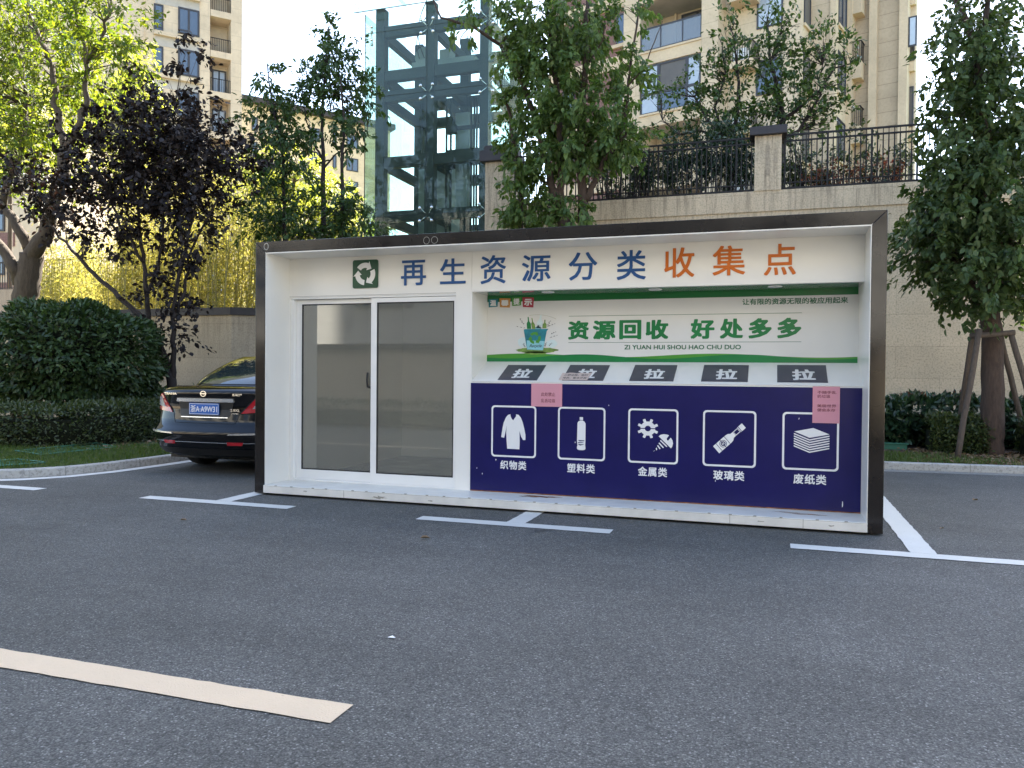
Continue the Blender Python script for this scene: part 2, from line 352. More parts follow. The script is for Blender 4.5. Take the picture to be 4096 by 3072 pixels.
M['pole_wood'] = barkmat('fir_pole', (0.04, 0.028, 0.02), (0.125, 0.092, 0.065), 40)
M['inner'] = pmat('core_shade', (0.014, 0.016, 0.008), 0.95, var=0.5, vs=15, spec=0.1)  # solid foliage cores: inner shade put into a near-black colour
M['culm'] = pmat('bamboo_culm', (0.30, 0.27, 0.10), 0.5, var=0.3, vs=6)
M['green_plastic'] = pmat('green_plastic', (0.025, 0.13, 0.075), 0.6, var=0.3)
M['fruit'] = pmat('green_fruit', (0.07, 0.12, 0.03), 0.4, var=0.2, vs=8)
M['lf_camphor'] = leafmat('camphor_leaves', [(0.050, 0.088, 0.024), (0.085, 0.138, 0.034), (0.095, 0.142, 0.046), (0.15, 0.205, 0.058)], 0.38, 0.42, None, 0.28)
M['lf_right'] = leafmat('camphor_leaves_deep', [(0.030, 0.056, 0.018), (0.056, 0.09, 0.029), (0.064, 0.096, 0.035), (0.10, 0.138, 0.048)], 0.3, 0.42, None, 0.28)
M['lf_mid'] = leafmat('young_camphor_leaves', [(0.024, 0.048, 0.014), (0.042, 0.078, 0.022), (0.065, 0.105, 0.028)], 0.3, 0.42, None, 0.28)
M['lf_plum'] = leafmat('purple_leaves', [(0.012, 0.010, 0.010), (0.020, 0.016, 0.016), (0.028, 0.023, 0.022), (0.038, 0.028, 0.024)], 0.10, 0.5, (1.8, 1.0, 0.7), 0.2)
M['lf_yellow'] = leafmat('yellow_green_leaves', [(0.055, 0.095, 0.018), (0.10, 0.14, 0.02), (0.17, 0.20, 0.025), (0.035, 0.065, 0.016)], 0.45, 0.5, (1.8, 1.7, 0.5), 0.25)
M['lf_back'] = leafmat('lime_leaves', [(0.15, 0.20, 0.05), (0.23, 0.27, 0.06), (0.32, 0.33, 0.09)], 0.5, 0.55, (1.7, 1.55, 0.6))
M['lf_bamboo'] = leafmat('bamboo_leaves', [(0.25, 0.26, 0.06), (0.38, 0.36, 0.09), (0.48, 0.43, 0.14), (0.17, 0.195, 0.045)], 0.5, 0.6, (1.25, 1.15, 0.75), 0.25)
M['lf_bush'] = leafmat('glossy_bush_leaves', [(0.022, 0.040, 0.013), (0.040, 0.070, 0.022), (0.065, 0.10, 0.032)], 0.18, 0.36, None, 0.35)
M['lf_hedge'] = leafmat('hedge_leaves', [(0.026, 0.040, 0.014), (0.050, 0.070, 0.022), (0.08, 0.10, 0.034)], 0.25)
M['lf_photinia'] = leafmat('photinia_leaves', [(0.016, 0.036, 0.018), (0.028, 0.058, 0.026), (0.04, 0.075, 0.03)], 0.15, 0.3)
M['lf_redtip'] = leafmat('red_tip_leaves', [(0.10, 0.03, 0.02), (0.16, 0.05, 0.03), (0.08, 0.05, 0.025)], 0.3, 0.35, (1.8, 1.0, 0.6))
M['lf_nandina'] = leafmat('nandina_leaves', [(0.20, 0.06, 0.035), (0.26, 0.10, 0.05), (0.10, 0.09, 0.03)], 0.3, 0.5, (1.8, 1.0, 0.6))
M['lf_citrus'] = leafmat('citrus_leaves', [(0.026, 0.048, 0.015), (0.042, 0.075, 0.022), (0.09, 0.14, 0.032)], 0.3, 0.36, None, 0.3)
M['lf_box'] = leafmat('boxwood_leaves', [(0.026, 0.042, 0.012), (0.05, 0.072, 0.018), (0.08, 0.10, 0.028)], 0.25)
M['grass'] = leafmat('grass_blades', [(0.04, 0.075, 0.012), (0.065, 0.11, 0.018), (0.10, 0.125, 0.03)], 0.3, 0.6)
M['dry'] = leafmat('dry_leaves', [(0.10, 0.055, 0.025), (0.19, 0.12, 0.065), (0.28, 0.20, 0.13)], 0.1, 0.8)

# ------------------------------------------------------------------ foliage helpers
def unit(a): return a/(np.linalg.norm(a, axis=-1, keepdims=True)+1e-9)
def leaf_arrays(P, D, L, wr=0.45, fold=0.25, nrm=None):
    """one folded six-vertex leaf per point: P base, D axis, L length"""
    n = len(P); D = unit(D)
    up = RNG.normal(size=(n, 3)) if nrm is None else nrm+RNG.normal(size=(n, 3))*0.45
    Sd = unit(np.cross(D, up)); Nn = np.cross(Sd, D)
    L = L[:, None]; W = L*wr*0.5
    bend = -Nn*L*0.08
    V = np.stack([P, P+D*L*0.3+Sd*W*0.9+Nn*W*fold, P+D*L*0.66+Sd*W*0.85+Nn*W*fold+bend*0.5, P+D*L+bend,
                  P+D*L*0.66-Sd*W*0.85+Nn*W*fold+bend*0.5, P+D*L*0.3-Sd*W*0.9+Nn*W*fold], 1).reshape(-1, 3)
    return V
def leaf_object(name, V, m, parent=None, extra_mats=None):
    n = len(V)//6; base = np.arange(n)*6
    F = np.stack([base, base+1, base+2, base+3, base, base+3, base+4, base+5], 1).reshape(-1)
    me = bpy.data.meshes.new(name)
    if parent is not None: V = V-np.array(world_loc(parent))
    me.vertices.add(len(V)); me.vertices.foreach_set('co', V.astype(np.float32).ravel())
    me.loops.add(len(F)); me.loops.foreach_set('vertex_index', F.astype(np.int32))
    me.polygons.add(n*2); me.polygons.foreach_set('loop_start', np.arange(0, n*8, 4, dtype=np.int32))
    me.update(calc_edges=True); me.validate()
    return finish(me, name, m, parent)
def in_ellipsoid(n, c, r_, shell=0.5):
    d = unit(RNG.normal(size=(n, 3))); q = RNG.random(n)**(1/3*(1-shell)+0.08)
    return np.array(c)+d*q[:, None]*np.array(r_)
def clump_leaves(blobs, per, L, wr, droop=0.35, spread=0.16, shell=0.4, jitter=0.3, centre=None, flat=0.75):
    """blobs: (centre, radii, number of sprigs). Leaves sit along short twigs; returns leaf vertices and the sprig roots"""
    Vs, Cs = [], []
    for c, r_, k in blobs:
        C = in_ellipsoid(k, c, r_, shell); C = C+RNG.normal(size=(k, 3))*(RNG.random((k, 1)) < 0.12)*np.array(r_)*0.45; Cs.append(C)
        out = unit(C-(np.array(c) if centre is None else np.array(centre)))
        n = k*per; idx = np.repeat(np.arange(k), per)
        dr = unit(out*0.7+RNG.normal(size=(k, 3))*0.55+np.array([0, 0, 0.25-droop*0.5]))
        ln = spread*2.1*(0.55+0.9*RNG.random(k)); f = RNG.random(n)**0.75
        sag = (f**2)*droop*ln[idx]*0.5
        P = C[idx]+dr[idx]*(f*ln[idx])[:, None]+RNG.normal(size=(n, 3))*spread*0.30; P[:, 2] -= sag
        side = unit(RNG.normal(size=(n, 3))); D = side*0.8+dr[idx]*0.75+RNG.normal(size=(n, 3))*jitter*0.5; D[:, 2] -= droop
        up = np.tile(np.array([0, 0, 1.0]), (n, 1))+out[idx]*0.5
        Vs.append(leaf_arrays(P, D, L*(0.5+0.85*RNG.random(n)**1.3), wr, 0.25, up))
    return np.concatenate(Vs), np.concatenate(Cs)
def wobble(pts, k=5, amp=0.03):
    P = [np.array(p, float) for p in pts]; out = []
    for i in range(len(P)-1):
        for j in range(k):
            f = j/k; q = P[i]*(1-f)+P[i+1]*f
            if i or j: q = q+RNG.normal(size=3)*amp*np.array([1, 1, 0.3])
            out.append(q)
    out.append(P[-1]); return out
def stem(mb, pts, r0, r1, n=9, amp=0.02, k=4):
    Q = wobble(pts, k, amp); m_ = len(Q); mb.tube(Q, [r0+(r1-r0)*(i/(m_-1))**0.85 for i in range(m_)], n); return Q
def twigs(mb, limbs, C, frac=1.0, r0=0.012, amp=0.04):
    """thin branches from the nearest lower limb point out to the leaf clumps"""
    A = np.array([q for l in limbs for q in l])
    for c in C:
        if RNG.random() > frac: continue
        d = np.linalg.norm(A-c, axis=1)+np.maximum(0, A[:, 2]-c[2]+0.1)*1.5
        a = A[int(np.argmin(d))]; mid = (a+c)/2+RNG.normal(size=3)*amp; mid[2] += 0.06
        mb.tube([a, mid, c], [r0, r0*0.6, r0*0.25], 4, cap=False)
def pxblob(px, py, y, rx, rz, ry, k):
    s = scale_at(px, y); return (at(px, py, y), (rx*s, ry, rz*s), k)
def tree(name, label, base, cat, stems, blobs, leaf, bark, per=26, L=0.09, wr=0.45, droop=0.35, spread=0.16, shell=0.4, twf=0.8, group=None, jitter=0.3, tr=0.012, dens=1.0):
    t = thing(name, label, cat, base, group=group)
    mb = MB(); limbs = [stem(mb, p, r0, r1, amp=am) for p, r0, r1, am in stems]
    V, C = clump_leaves([(c, r_, max(2, int(k*dens))) for c, r_, k in blobs], per, L, wr, droop, spread, shell, jitter)
    tb = MB(); twigs(tb, limbs, C, twf, tr)
    mb.build('trunk', bark, t, smooth=True); tb.build('branches', bark, t, smooth=True)
    leaf_object('crown', V, leaf, t); return t

# ================================================================== ground, road, kerbs
def struct(o): return tag(o, kind='structure')
ground = MB().add([(-300, -150, -0.012), (300, -150, -0.012), (300, 400, -0.012), (-300, 400, -0.012)], [(0, 1, 2, 3)]).build('ground', M['turf']); struct(ground)
road = MB().add([(-40, -40, 0), (40, -40, 0), (40, 5.3, 0), (-40, 5.3, 0)], [(0, 1, 2, 3)]).build('road', M['asphalt']); struct(road)
# planting beds behind the kerbs (raised, gently sloping)
def bed(name, outline, z0, m, zfun):
    b = MB(); pts = [(x, y, zfun(x, y)) for x, y in outline]
    b.prism([(x, y, -0.05) for x, y, z in pts], (0, 0, 0.04)); n = len(pts)
    b.v = []; b.f = []; b.m = []
    b.add(pts, [tuple(range(n))]); b.add([(x, y, -0.05) for x, y, z in pts]+pts, [(i, (i+1) % n, (i+1) % n+n, i+n) for i in range(n)])
    return struct(b.build(name, m))
LK = [(-40, -1.2), (-9, -0.95), (-6, -0.72), (-4.3, -0.50), (-3.55, -0.30), (-3.15, 0.0), (-2.93, 0.35), (-2.80, 0.85), (-2.76, 1.6), (-2.76, 4.6)]
RK = [(-2.76, 4.62), (3.0, 4.72), (6.54, 4.92), (8.23, 5.07), (12.0, 5.38), (22, 6.2)]
KH = 0.105
def offs(line, d):
    P = [np.array(p) for p in line]; out = []
    for i in range(len(P)):
        t = P[min(i+1, len(P)-1)]-P[max(i-1, 0)]; t = t/np.linalg.norm(t); out.append(P[i]+d*np.array([-t[1], t[0]]))
    return out
def dense(line, step=0.25):
    out = []
    for a, b in zip(line[:-1], line[1:]):
        a, b = np.array(a), np.array(b); k = max(1, int(np.linalg.norm(b-a)/step))
        out += [a+(b-a)*i/k for i in range(k)]
    return out+[np.array(line[-1])]
def kerb(name, line):
    b = MB(); L_ = dense(line, 0.2); O = offs(L_, 0.13); I = offs(L_, 0.012); J = offs(L_, 0.118)
    rows = [[(*L_[i], -0.02), (*L_[i], KH-0.012), (*I[i], KH), (*J[i], KH), (*O[i], KH-0.012), (*O[i], -0.02)] for i in range(len(L_))]
    b.grid(rows); d = 0.0
    for i in range(1, len(L_)):                              # mortar joints between the stones
        d += np.linalg.norm(L_[i]-L_[i-1])
        if d > 0.98:
            d = 0; t = (L_[i]-L_[i-1])/np.linalg.norm(L_[i]-L_[i-1]); nn = np.array([-t[1], t[0]])
            q = [L_[i]-nn*0.002-t*0.004, L_[i]-nn*0.002+t*0.004, L_[i]+nn*0.12+t*0.004, L_[i]+nn*0.12-t*0.004]
            b.prism([(*p, -0.01) for p in q], (0, 0, KH+0.0115), 1)
    return struct(b.build(name, [M['kerb'], M['seam']]))
kerb('kerb', LK); kerb('kerb', RK)
LB = LK+[(-2.76, 8.2), (-40, 8.2)]
bed('planting_bed', [tuple(p) for p in offs(LK, 0.125)]+[(-2.90, 7.98), (-40, 7.98)], 0, M['turf'], lambda x, y: 0.085)
bed('planting_bed', [tuple(p) for p in offs(RK, 0.125)]+[(22, 9.98), (-2.87, 9.98)], 0, M['soil'], lambda x, y: 0.085)
def strip(name, line, a, b_, z, m):
    A, B = offs(line, a), offs(line, b_); b = MB()
    b.grid([[(*A[i], z), (*B[i], z)] for i in range(len(A))]); return struct(b.build(name, m))
strip('road_marking', dense(LK, 0.2), -0.012, -0.19, 0.004, M['paint_white'])
strip('road_gutter', dense(RK, 0.2), -0.004, -0.24, 0.004, M['kerb'])
def marking(pieces, m=None, z=0.005):
    b = MB()
    for i, (x0, x1, y0, y1) in enumerate(pieces):
        nx = max(1, int((x1-x0)/0.06)); ny = max(1, int((y1-y0)/0.06)); ed = 0.004
        top = [(x0+(x1-x0)*j/nx, y1+random.uniform(-ed, ed)) for j in range(nx+1)]; bot = [(x0+(x1-x0)*j/nx, y0+random.uniform(-ed, ed)) for j in range(nx+1)]
        if ny > nx:
            lf = [(x0+random.uniform(-ed, ed), y0+(y1-y0)*j/ny) for j in range(ny+1)]; rt = [(x1+random.uniform(-ed, ed), y0+(y1-y0)*j/ny) for j in range(ny+1)]
            b.grid([[(*lf[j], z), (*rt[j], z)] for j in range(ny+1)])
        else: b.grid([[(*bot[j], z) for j in range(nx+1)], [(*top[j], z) for j in range(nx+1)]])
    return struct(b.build('road_marking', m or M['paint_white']))
marking([(-0.87, 0.84, -0.665, -0.505), (-0.075, 0.10, -0.503, 4.6)])
marking([(2.16, 3.86, -0.70, -0.535), (2.94, 3.105, -0.533, 4.7)])
marking([(5.22, 9.6, -0.745, -0.585), (6.04, 6.215, -0.583, 4.7), (9.0, 9.17, -0.583, 4.8)])
marking([(-3.05, -2.24, -0.66, -0.505)])
marking([(-6.5, 3.58, -4.405, -4.24)], M['paint_cream'])
cr = MB(); c0_ = gnd(2105, 2133); c1_ = gnd(2200, 2124)
for k in range(3):
    q_ = [c0_+(c1_-c0_)*f+np.array([0, random.uniform(-0.02, 0.02)+0.03*k, 0.003]) for f in np.linspace(0.1*k, 1-0.12*k, 9)]
    cr.grid([[p+np.array([0, -0.004, 0]) for p in q_], [p+np.array([0, 0.004, 0]) for p in q_]])
struct(cr.build('road_crack', M['black']))
# short turf on the beds
def blades(name, pts, h, m, label, cat='grass'):
    n = len(pts); D = np.tile([0, 0, 1.0], (n, 1))+RNG.normal(size=(n, 3))*0.45; D[:, 2] = np.abs(D[:, 2])
    V = leaf_arrays(pts, D, h*(0.5+RNG.random(n)), 0.13, 0.1); o = leaf_object(name, V, m); return tag(o, label, cat, kind='stuff')
def inpoly(x, y, poly):
    ins = np.zeros(len(x), bool); j = len(poly)-1
    for i in range(len(poly)):
        xi, yi = poly[i]; xj, yj = poly[j]
        c = ((yi > y) != (yj > y)) & (x < (xj-xi)*(y-yi)/((yj-yi) or 1e-9)+xi); ins ^= c; j = i
    return ins
lx, ly = RNG.uniform(-9, -2.8, 60000), RNG.uniform(-0.9, 6.5, 60000)
k_ = inpoly(lx, ly, [tuple(p) for p in offs(LK, 0.14)]+[(-2.9, 7.9), (-12, 7.9)]) & (ly < 1.9+RNG.random(60000)*0.6+np.maximum(0, lx+4.6)*2.0)
blades('grass', np.stack([lx[k_], ly[k_], np.full(k_.sum(), 0.085)], 1), 0.06, M['grass'], 'short green turf behind the curving left kerb')
gx, gy = RNG.uniform(5.6, 11, 26000), RNG.uniform(5.0, 7.2, 26000)
k_ = (gy > 5.02+(gx-6.5)*0.09) & (RNG.random(26000) < np.clip(1.25-(gx-6.6)*0.55-(gy-5.2)*0.45, 0.05, 1)) & (gy < 6.6)
blades('grass', np.stack([gx[k_], gy[k_], np.full(k_.sum(), 0.085)], 1), 0.06, M['grass'], 'thin turf along the straight right kerb')
n_ = 2600
P_ = np.stack([RNG.uniform(7.0, 11, n_), RNG.uniform(5.15, 7.3, n_), 0.09+0.02*RNG.random(n_)], 1); D_ = RNG.normal(size=(n_, 3)); D_[:, 2] *= 0.25
tag(leaf_object('leaf_litter', leaf_arrays(P_, D_, 0.04+0.05*RNG.random(n_), 0.5, 0.5, np.tile([0, 0, 1.0], (n_, 1))), M['dry']), 'dry brown leaf litter under the staked tree', 'leaf litter', kind='stuff')
n_ = 900
P_ = np.stack([RNG.uniform(-6.2, -3.2, n_), RNG.uniform(2.0, 5.4, n_), 0.09+0.02*RNG.random(n_)], 1); D_ = RNG.normal(size=(n_, 3)); D_[:, 2] *= 0.25
tag(leaf_object('leaf_litter', leaf_arrays(P_, D_, 0.03+0.05*RNG.random(n_), 0.5, 0.5, np.tile([0, 0, 1.0], (n_, 1))), M['dry']), 'dry leaf litter beside the parked black car', 'leaf litter', kind='stuff')
# a few loose bits on the asphalt
for i, (px, py, s_) in enumerate([(1325, 1994, 0.07), (1590, 2012, 0.06), (2298, 2062, 0.09), (720, 2085, 0.06), (1680, 2158, 0.08), (3890, 2005, 0.08), (3760, 2120, 0.05)]):
    g = gnd(px, py); lab = ['brown dry leaf under the left end of the kiosk sill', 'pale curled leaf below the sliding door sill', 'crumpled rust brown leaf against the white sill below the bottle icon',
                            'small dark leaf on the asphalt in front of the left bay marking', 'thin pale leaf scrap in front of the middle bay marking', 'straw coloured leaf on the asphalt near the right kerb', 'small pale chip beside the right bay line'][i]
    V = leaf_arrays(np.array([[g[0], g[1], 0.012]]), np.array([[1, 0.3*i-0.6, 0.05]]), np.array([s_]), 0.55, 0.6, np.array([[0, 0, 4.0]]))
    tag(leaf_object('fallen_leaf', V, M['dry']), lab, 'leaf', 'loose leaves on the asphalt')
g = gnd(1565, 2553)
tag(MB().add([(g[0]-0.018, g[1]-0.007, 0.005), (g[0]+0.018, g[1]-0.012, 0.008), (g[0]+0.02, g[1]+0.006, 0.004), (g[0]+0.0, g[1]+0.012, 0.010), (g[0]-0.012, g[1]+0.007, 0.004)], [(0, 1, 3), (1, 2, 3), (0, 3, 4)]).build('paper_scrap', M['print_white']), 'tiny white paper scrap lying alone on open asphalt', 'litter')

# ================================================================== recycling kiosk
W_, H_ = 5.93, 2.60; RY, NY, BY = 0.42, 0.86, 3.25
K = thing('recycling_kiosk', 'white recycling kiosk with black frame, glass sliding door and navy front', 'kiosk', (W_/2, 0, 0))
def kb(mb, name, mats, parent=None, **kw): return mb.build(name, mats, parent or K, **kw)
# mitred mirror-black surround
b = MB(); xl, xr, zt = 0.118, 5.815, 2.487
def bar(q, d0, d1):
    b.prism([(x, d0, z) for x, z in q], (0, d1-d0, 0))
bar([(0, 0.015), (xl, 0.015), (xl, zt), (0, H_)], 0, 0.10); bar([(0.0012, H_), (xl+0.001, zt+0.0012), (xr-0.001, zt+0.0012), (W_-0.0012, H_)], 0, 0.10); bar([(W_, 0.015), (W_, H_), (xr, zt), (xr, 0.015)], 0, 0.10)
kb(b, 'frame', M['black_frame'], bevel=0.004)
# shell: roof, outer walls, floor, back, partition, reveals
b = MB()
b.box(0.004, xl-0.004, 0.10, BY, 0.03, H_-0.01); b.box(xr+0.004, W_-0.004, 0.10, BY, 0.03, H_-0.01); b.box(xl-0.004, xr+0.004, 0.10, BY, zt+0.004, H_-0.012)
b.box(xl-0.004, xr+0.004, BY-0.08, BY, 0.03, zt+0.004)
b.box(xl-0.012, xl+0.006, 0.004, RY+0.06, 0.10, zt-0.006); b.box(xr-0.006, xr+0.012, 0.004, NY+0.1, 0.10, zt-0.006); b.box(xl-0.008, xr+0.008, 0.003, RY+0.05, zt-0.008, zt+0.010)
kb(b, 'shell', M['white'])
b = MB(); b.box(2.19, 2.222, RY+0.1, BY-0.08, 0.1, zt); b.box(xl+0.006, xl+0.012, RY+0.1, BY-0.08, 0.1, zt-0.05); b.box(xl+0.012, 2.19, BY-0.11, BY-0.081, 0.1, zt-0.05)
b.box(xl+0.012, 2.19, BY-0.135, BY-0.111, 0.1, 0.20); b.box(xl+0.012, 2.19, BY-0.125, BY-0.111, 0.55, 0.565)
kb(b, 'room_lining', M['inside'])
kb(MB().box(xl-0.004, 2.19, RY+0.1, BY-0.111, 0.06, 0.1), 'room_floor', M['inside_floor'])
# sill with welded edge
b = MB(); b.box(xl+0.001, xr-0.001, -0.022, RY+0.1, 0.022, 0.101)
sill = kb(b, 'sill', M['white_sill'], bevel=0.004)
b = MB()
for x in (1.06, 4.75, 5.33): b.box(x-0.002, x+0.002, -0.0235, -0.0215, 0.022, 0.10)
for i in range(26):
    x = 0.25+i*0.215+random.uniform(-0.05, 0.05); b.box(x-0.012, x+0.012, -0.025, -0.014, 0.098, 0.104)
b.box(xl+0.01, xr-0.01, -0.0225, -0.0215, 0.0935, 0.0955)
b.build('weld_seam', M['grime'], sill)
def blotch(name, parent, m, cx, cy, rx, ry, z=None, y=None, n=18, rough=0.5):
    pts = []
    for i in range(n):
        a = 2*math.pi*i/n; k = 1+random.uniform(-rough, rough); pts.append((cx+rx*k*math.cos(a), cy+ry*k*math.sin(a)))
    b = MB(); b.add([(p, q, z) if y is None else (p, y, q) for p, q in pts], [tuple(range(n))]); return b.build(name, m, parent)
for x, y, rx, ry in ((3.02, 0.30, 0.19, 0.035), (2.9, 0.27, 0.09, 0.02), (5.35, 0.22, 0.14, 0.02), (5.2, 0.26, 0.08, 0.015)): blotch('rust_stain', sill, M['rust'], x, y, rx, ry, z=0.1018+random.random()*0.0008, rough=0.7)
for x, z, rx, rz in ((0.62, 0.065, 0.02, 0.006), (1.45, 0.05, 0.06, 0.012), (2.0, 0.05, 0.02, 0.006), (5.0, 0.06, 0.02, 0.004), (5.55, 0.06, 0.02, 0.006)): blotch('scuff', sill, M['grime'], x, z, rx, rz, y=-0.0228, rough=0.7)
# fascia above the door (left) and above the niche (right)
ZD, ZN = 2.065, 2.080
b = MB(); b.box(xl+0.006, 2.228, RY, RY+0.06, ZD, zt-0.008); b.box(2.2, 2.228, RY+0.001, RY+0.06, 0.101, ZD); b.box(2.06, 2.2, RY+0.001, RY+0.06, 0.101, ZD)
b.box(2.231, xr-0.006, RY-0.003, RY+0.06, ZN, zt-0.008); b.box(2.228, 2.231, RY+0.006, RY+0.06, 0.101, zt-0.01)
fas = kb(b, 'fascia', M['white'])
b = MB(); b.box(2.228, 2.2312, RY+0.0035, RY+0.0055, ZN, zt-0.01, 0); b.box(xl+0.006, 2.06, RY-0.001, RY-0.0003, ZD+0.008, ZD+0.011); b.build('seam', M['seam'], fas)
# sign badge + raised letters
def rect_px(x0, y0, x1, y1, y): a = at(x0, y1, y); c = at(x1, y0, y); return a[0], c[0], a[2], c[2]
def recyc(cx, cy, r0, r1, gap=16, head=30):
    out = []
    for k in range(3):
        a0 = R(90+120*k+60-gap); a1 = R(90+120*k-60+gap+head)   # runs clockwise
        o = [(cx+r1*math.cos(a0+(a1-a0)*i/8), cy+r1*math.sin(a0+(a1-a0)*i/8)) for i in range(9)]
        i_ = [(cx+r0*math.cos(a1+(a0-a1)*i/8), cy+r0*math.sin(a1+(a0-a1)*i/8)) for i in range(9)]
        e = (r1-r0)*0.42; rm = (r0+r1)/2; at_ = a1-R(head)
        out.append(o+[(cx+(r1+e)*math.cos(a1), cy+(r1+e)*math.sin(a1)), (cx+rm*math.cos(at_), cy+rm*math.sin(at_)), (cx+(r0-e)*math.cos(a1), cy+(r0-e)*math.sin(a1))]+i_)
    return out
def rrect(x0, x1, z0, z1, r_, n=5):
    o = []
    for cx, cz, s in ((x1-r_, z1-r_, 0), (x0+r_, z1-r_, 90), (x0+r_, z0+r_, 180), (x1-r_, z0+r_, 270)):
        o += [(cx+r_*math.cos(R(s+90*i/n)), cz+r_*math.sin(R(s+90*i/n))) for i in range(n+1)]
    return o
LT = [('再', 1605, 1039, 1705, 1143), ('生', 1761, 1032, 1864, 1137), ('资', 1923, 1019, 2025, 1137), ('源', 2088, 1017, 2204, 1127), ('分', 2275, 1007, 2390, 1123),
      ('类', 2467, 998, 2585, 1121), ('收', 2657, 988, 2779, 1112), ('集', 2850, 980, 2982, 1104), ('点', 3055, 973, 3185, 1103)]
x0, x1, z0, z1 = rect_px(1413, 1038, 1514, 1154, RY); zz = (z0+z1)/2; hh = (x1-x0)/2
b = MB(); place2d(b, fill2d([rrect(x0, x1, zz-hh, zz+hh, 0.02)]), lambda p: (p[0], RY-0.0005, p[1]), 0.012)
bd = kb(b, 'badge', M['green_badge'])
b = MB(); place2d(b, fill2d(recyc((x0+x1)/2, zz, hh*0.43, hh*0.80, 6, 34)), lambda p: (p[0], RY-0.0135, p[1])); b.build('recycling_symbol', M['print_white'], bd)
for i, (ch, a0, b0, a1, b1) in enumerate(LT):
    x0, x1, z0, z1 = rect_px(a0, b0, a1, b1, RY); v, f = text2d(ch, 0.011); v = norm01(v)
    b = MB(); place2d(b, (v, f), lambda p: (x0+(x1-x0)*p[0], RY-0.0035, z0+(z1-z0)*p[1]), 0.005)
    kb(b, 'sign_letter', M['blue_letter'] if i < 6 else M['orange_letter'])
# sliding door
def sash(name, xa, xb, za, zb, st, y0, y1, glass_y, stiles):
    b = MB(); l, r_, t_, bo = stiles
    b.box(xa, xa+l, y0, y1, za, zb); b.box(xb-r_, xb, y0, y1, za, zb); b.box(xa+l, xb-r_, y0, y1, zb-t_, zb); b.box(xa+l, xb-r_, y0, y1, za, za+bo)
    s = kb(b, 'door_sash', M['alu'])
    g = MB(); x2, x3, z2, z3 = xa+l, xb-r_, za+bo, zb-t_; q = 0.012
    g.box(x2, x2+q, y0+0.004, y0+0.02, z2, z3); g.box(x3-q, x3, y0+0.004, y0+0.02, z2, z3); g.box(x2+q, x3-q, y0+0.004, y0+0.02, z3-q, z3); g.box(x2+q, x3-q, y0+0.004, y0+0.02, z2, z2+q)
    g.build('gasket', M['black'], s)
    MB().box(x2+q*0.5, x3-q*0.5, y0+0.010, y0+0.015, z2+q*0.5, z3-q*0.5).build('glass', M['glass_door'], s); return s
XA, XB = at(1172, 1600, RY)[0], at(1838, 1600, RY)[0]; ZT = 2.045
b = MB(); b.box(XA-0.028, XA+0.006, RY+0.004, RY+0.10, 0.101, ZT); b.box(XB-0.02, 2.06, RY+0.004, RY+0.10, 0.101, ZT); b.box(XA-0.028, 2.06, RY+0.004, RY+0.10, ZT+0.0005, ZD-0.001); b.box(XA+0.006, XB-0.02, RY+0.002, RY+0.10, 0.1015, 0.118)
kb(b, 'door_frame', M['alu'], bevel=0.003)
b = MB(); b.box(xl+0.006, XA-0.028, RY+0.002, RY+0.10, 0.101, ZD-0.001); kb(b, 'door_jamb', M['white'])
XM = at(1490, 1600, RY)[0]
s1 = sash('left', XA+0.008, XM+0.028, 0.119, ZT-0.004, 0, RY+0.052, RY+0.085, 0, (0.062, 0.05, 0.045, 0.098))
s2 = sash('right', XM-0.030, XB-0.021, 0.119, ZT-0.004, 0, RY+0.014, RY+0.048, 0, (0.066, 0.050, 0.045, 0.098))
hx = at(1470, 1520, RY)[0]; hz = at(1470, 1490, RY)[2]; hz0 = at(1470, 1555, RY)[2]
b = MB(); b.tube([(hx-0.018, RY+0.034, hz), (hx-0.020, RY+0.030, (hz+hz0)/2), (hx-0.014, RY+0.032, hz0+0.02), (hx+0.028, RY+0.044, hz0+0.006)], [0.010, 0.012, 0.014, 0.012], 8); b.box(hx+0.016, hx+0.034, RY+0.038, RY+0.0515, hz0-0.04, hz0+0.05)
b.build('handle', M['black'], s1, smooth=True)
# niche: side reveals, ceiling with downlights, sloped shelf
SZ0, SZ1 = 1.190, 1.392                       # shelf front / back height
b = MB(); b.box(2.228, 2.234, RY+0.002, NY+0.02, SZ0-0.03, ZN); kb(b, 'niche_wall', M['white'])
b = MB(); b.box(2.234, xr-0.006, RY+0.06, NY+0.02, ZN+0.0, ZN+0.02); cl = kb(b, 'niche_ceiling', pmat('glossy_ceiling', (0.50, 0.52, 0.49), 0.12, var=0.02, coat=0.8))
for px in (2190, 2620, 3100):
    x = at(px, 1160, 0.62)[0]; b = MB(); b.lathe([(0.0, -0.004), (0.045, -0.004), (0.052, -0.012), (0.062, -0.012), (0.066, -0.001)], (x, 0.64, ZN+0.0075), 'z', 24); b.build('downlight', M['alu'], cl, smooth=True)
sv = np.array([0, NY-RY, SZ1-SZ0]); sn = np.array([0, -(SZ1-SZ0), NY-RY]); sn = sn/np.linalg.norm(sn)   # outward (up/front) normal
b = MB(); b.prism([(2.234, RY-0.006, SZ0), (xr-0.006, RY-0.006, SZ0), (xr-0.006, NY+0.001, SZ1+0.003), (2.234, NY+0.001, SZ1+0.003)], (0, 0.012, -0.02)); kb(b, 'shelf', M['white'])
def slope_pt(px, py, off=0.0):               # photo pixel -> point on the sloped shelf
    d = ray(px, py); o = np.array([0, RY-0.006, SZ0]); s = ((o-CAM) @ sn)/(d @ sn); return CAM+s*d+sn*off
s8 = 1750/2212
Z8 = lambda u, v: (1850+u*s8, 900+v*s8)
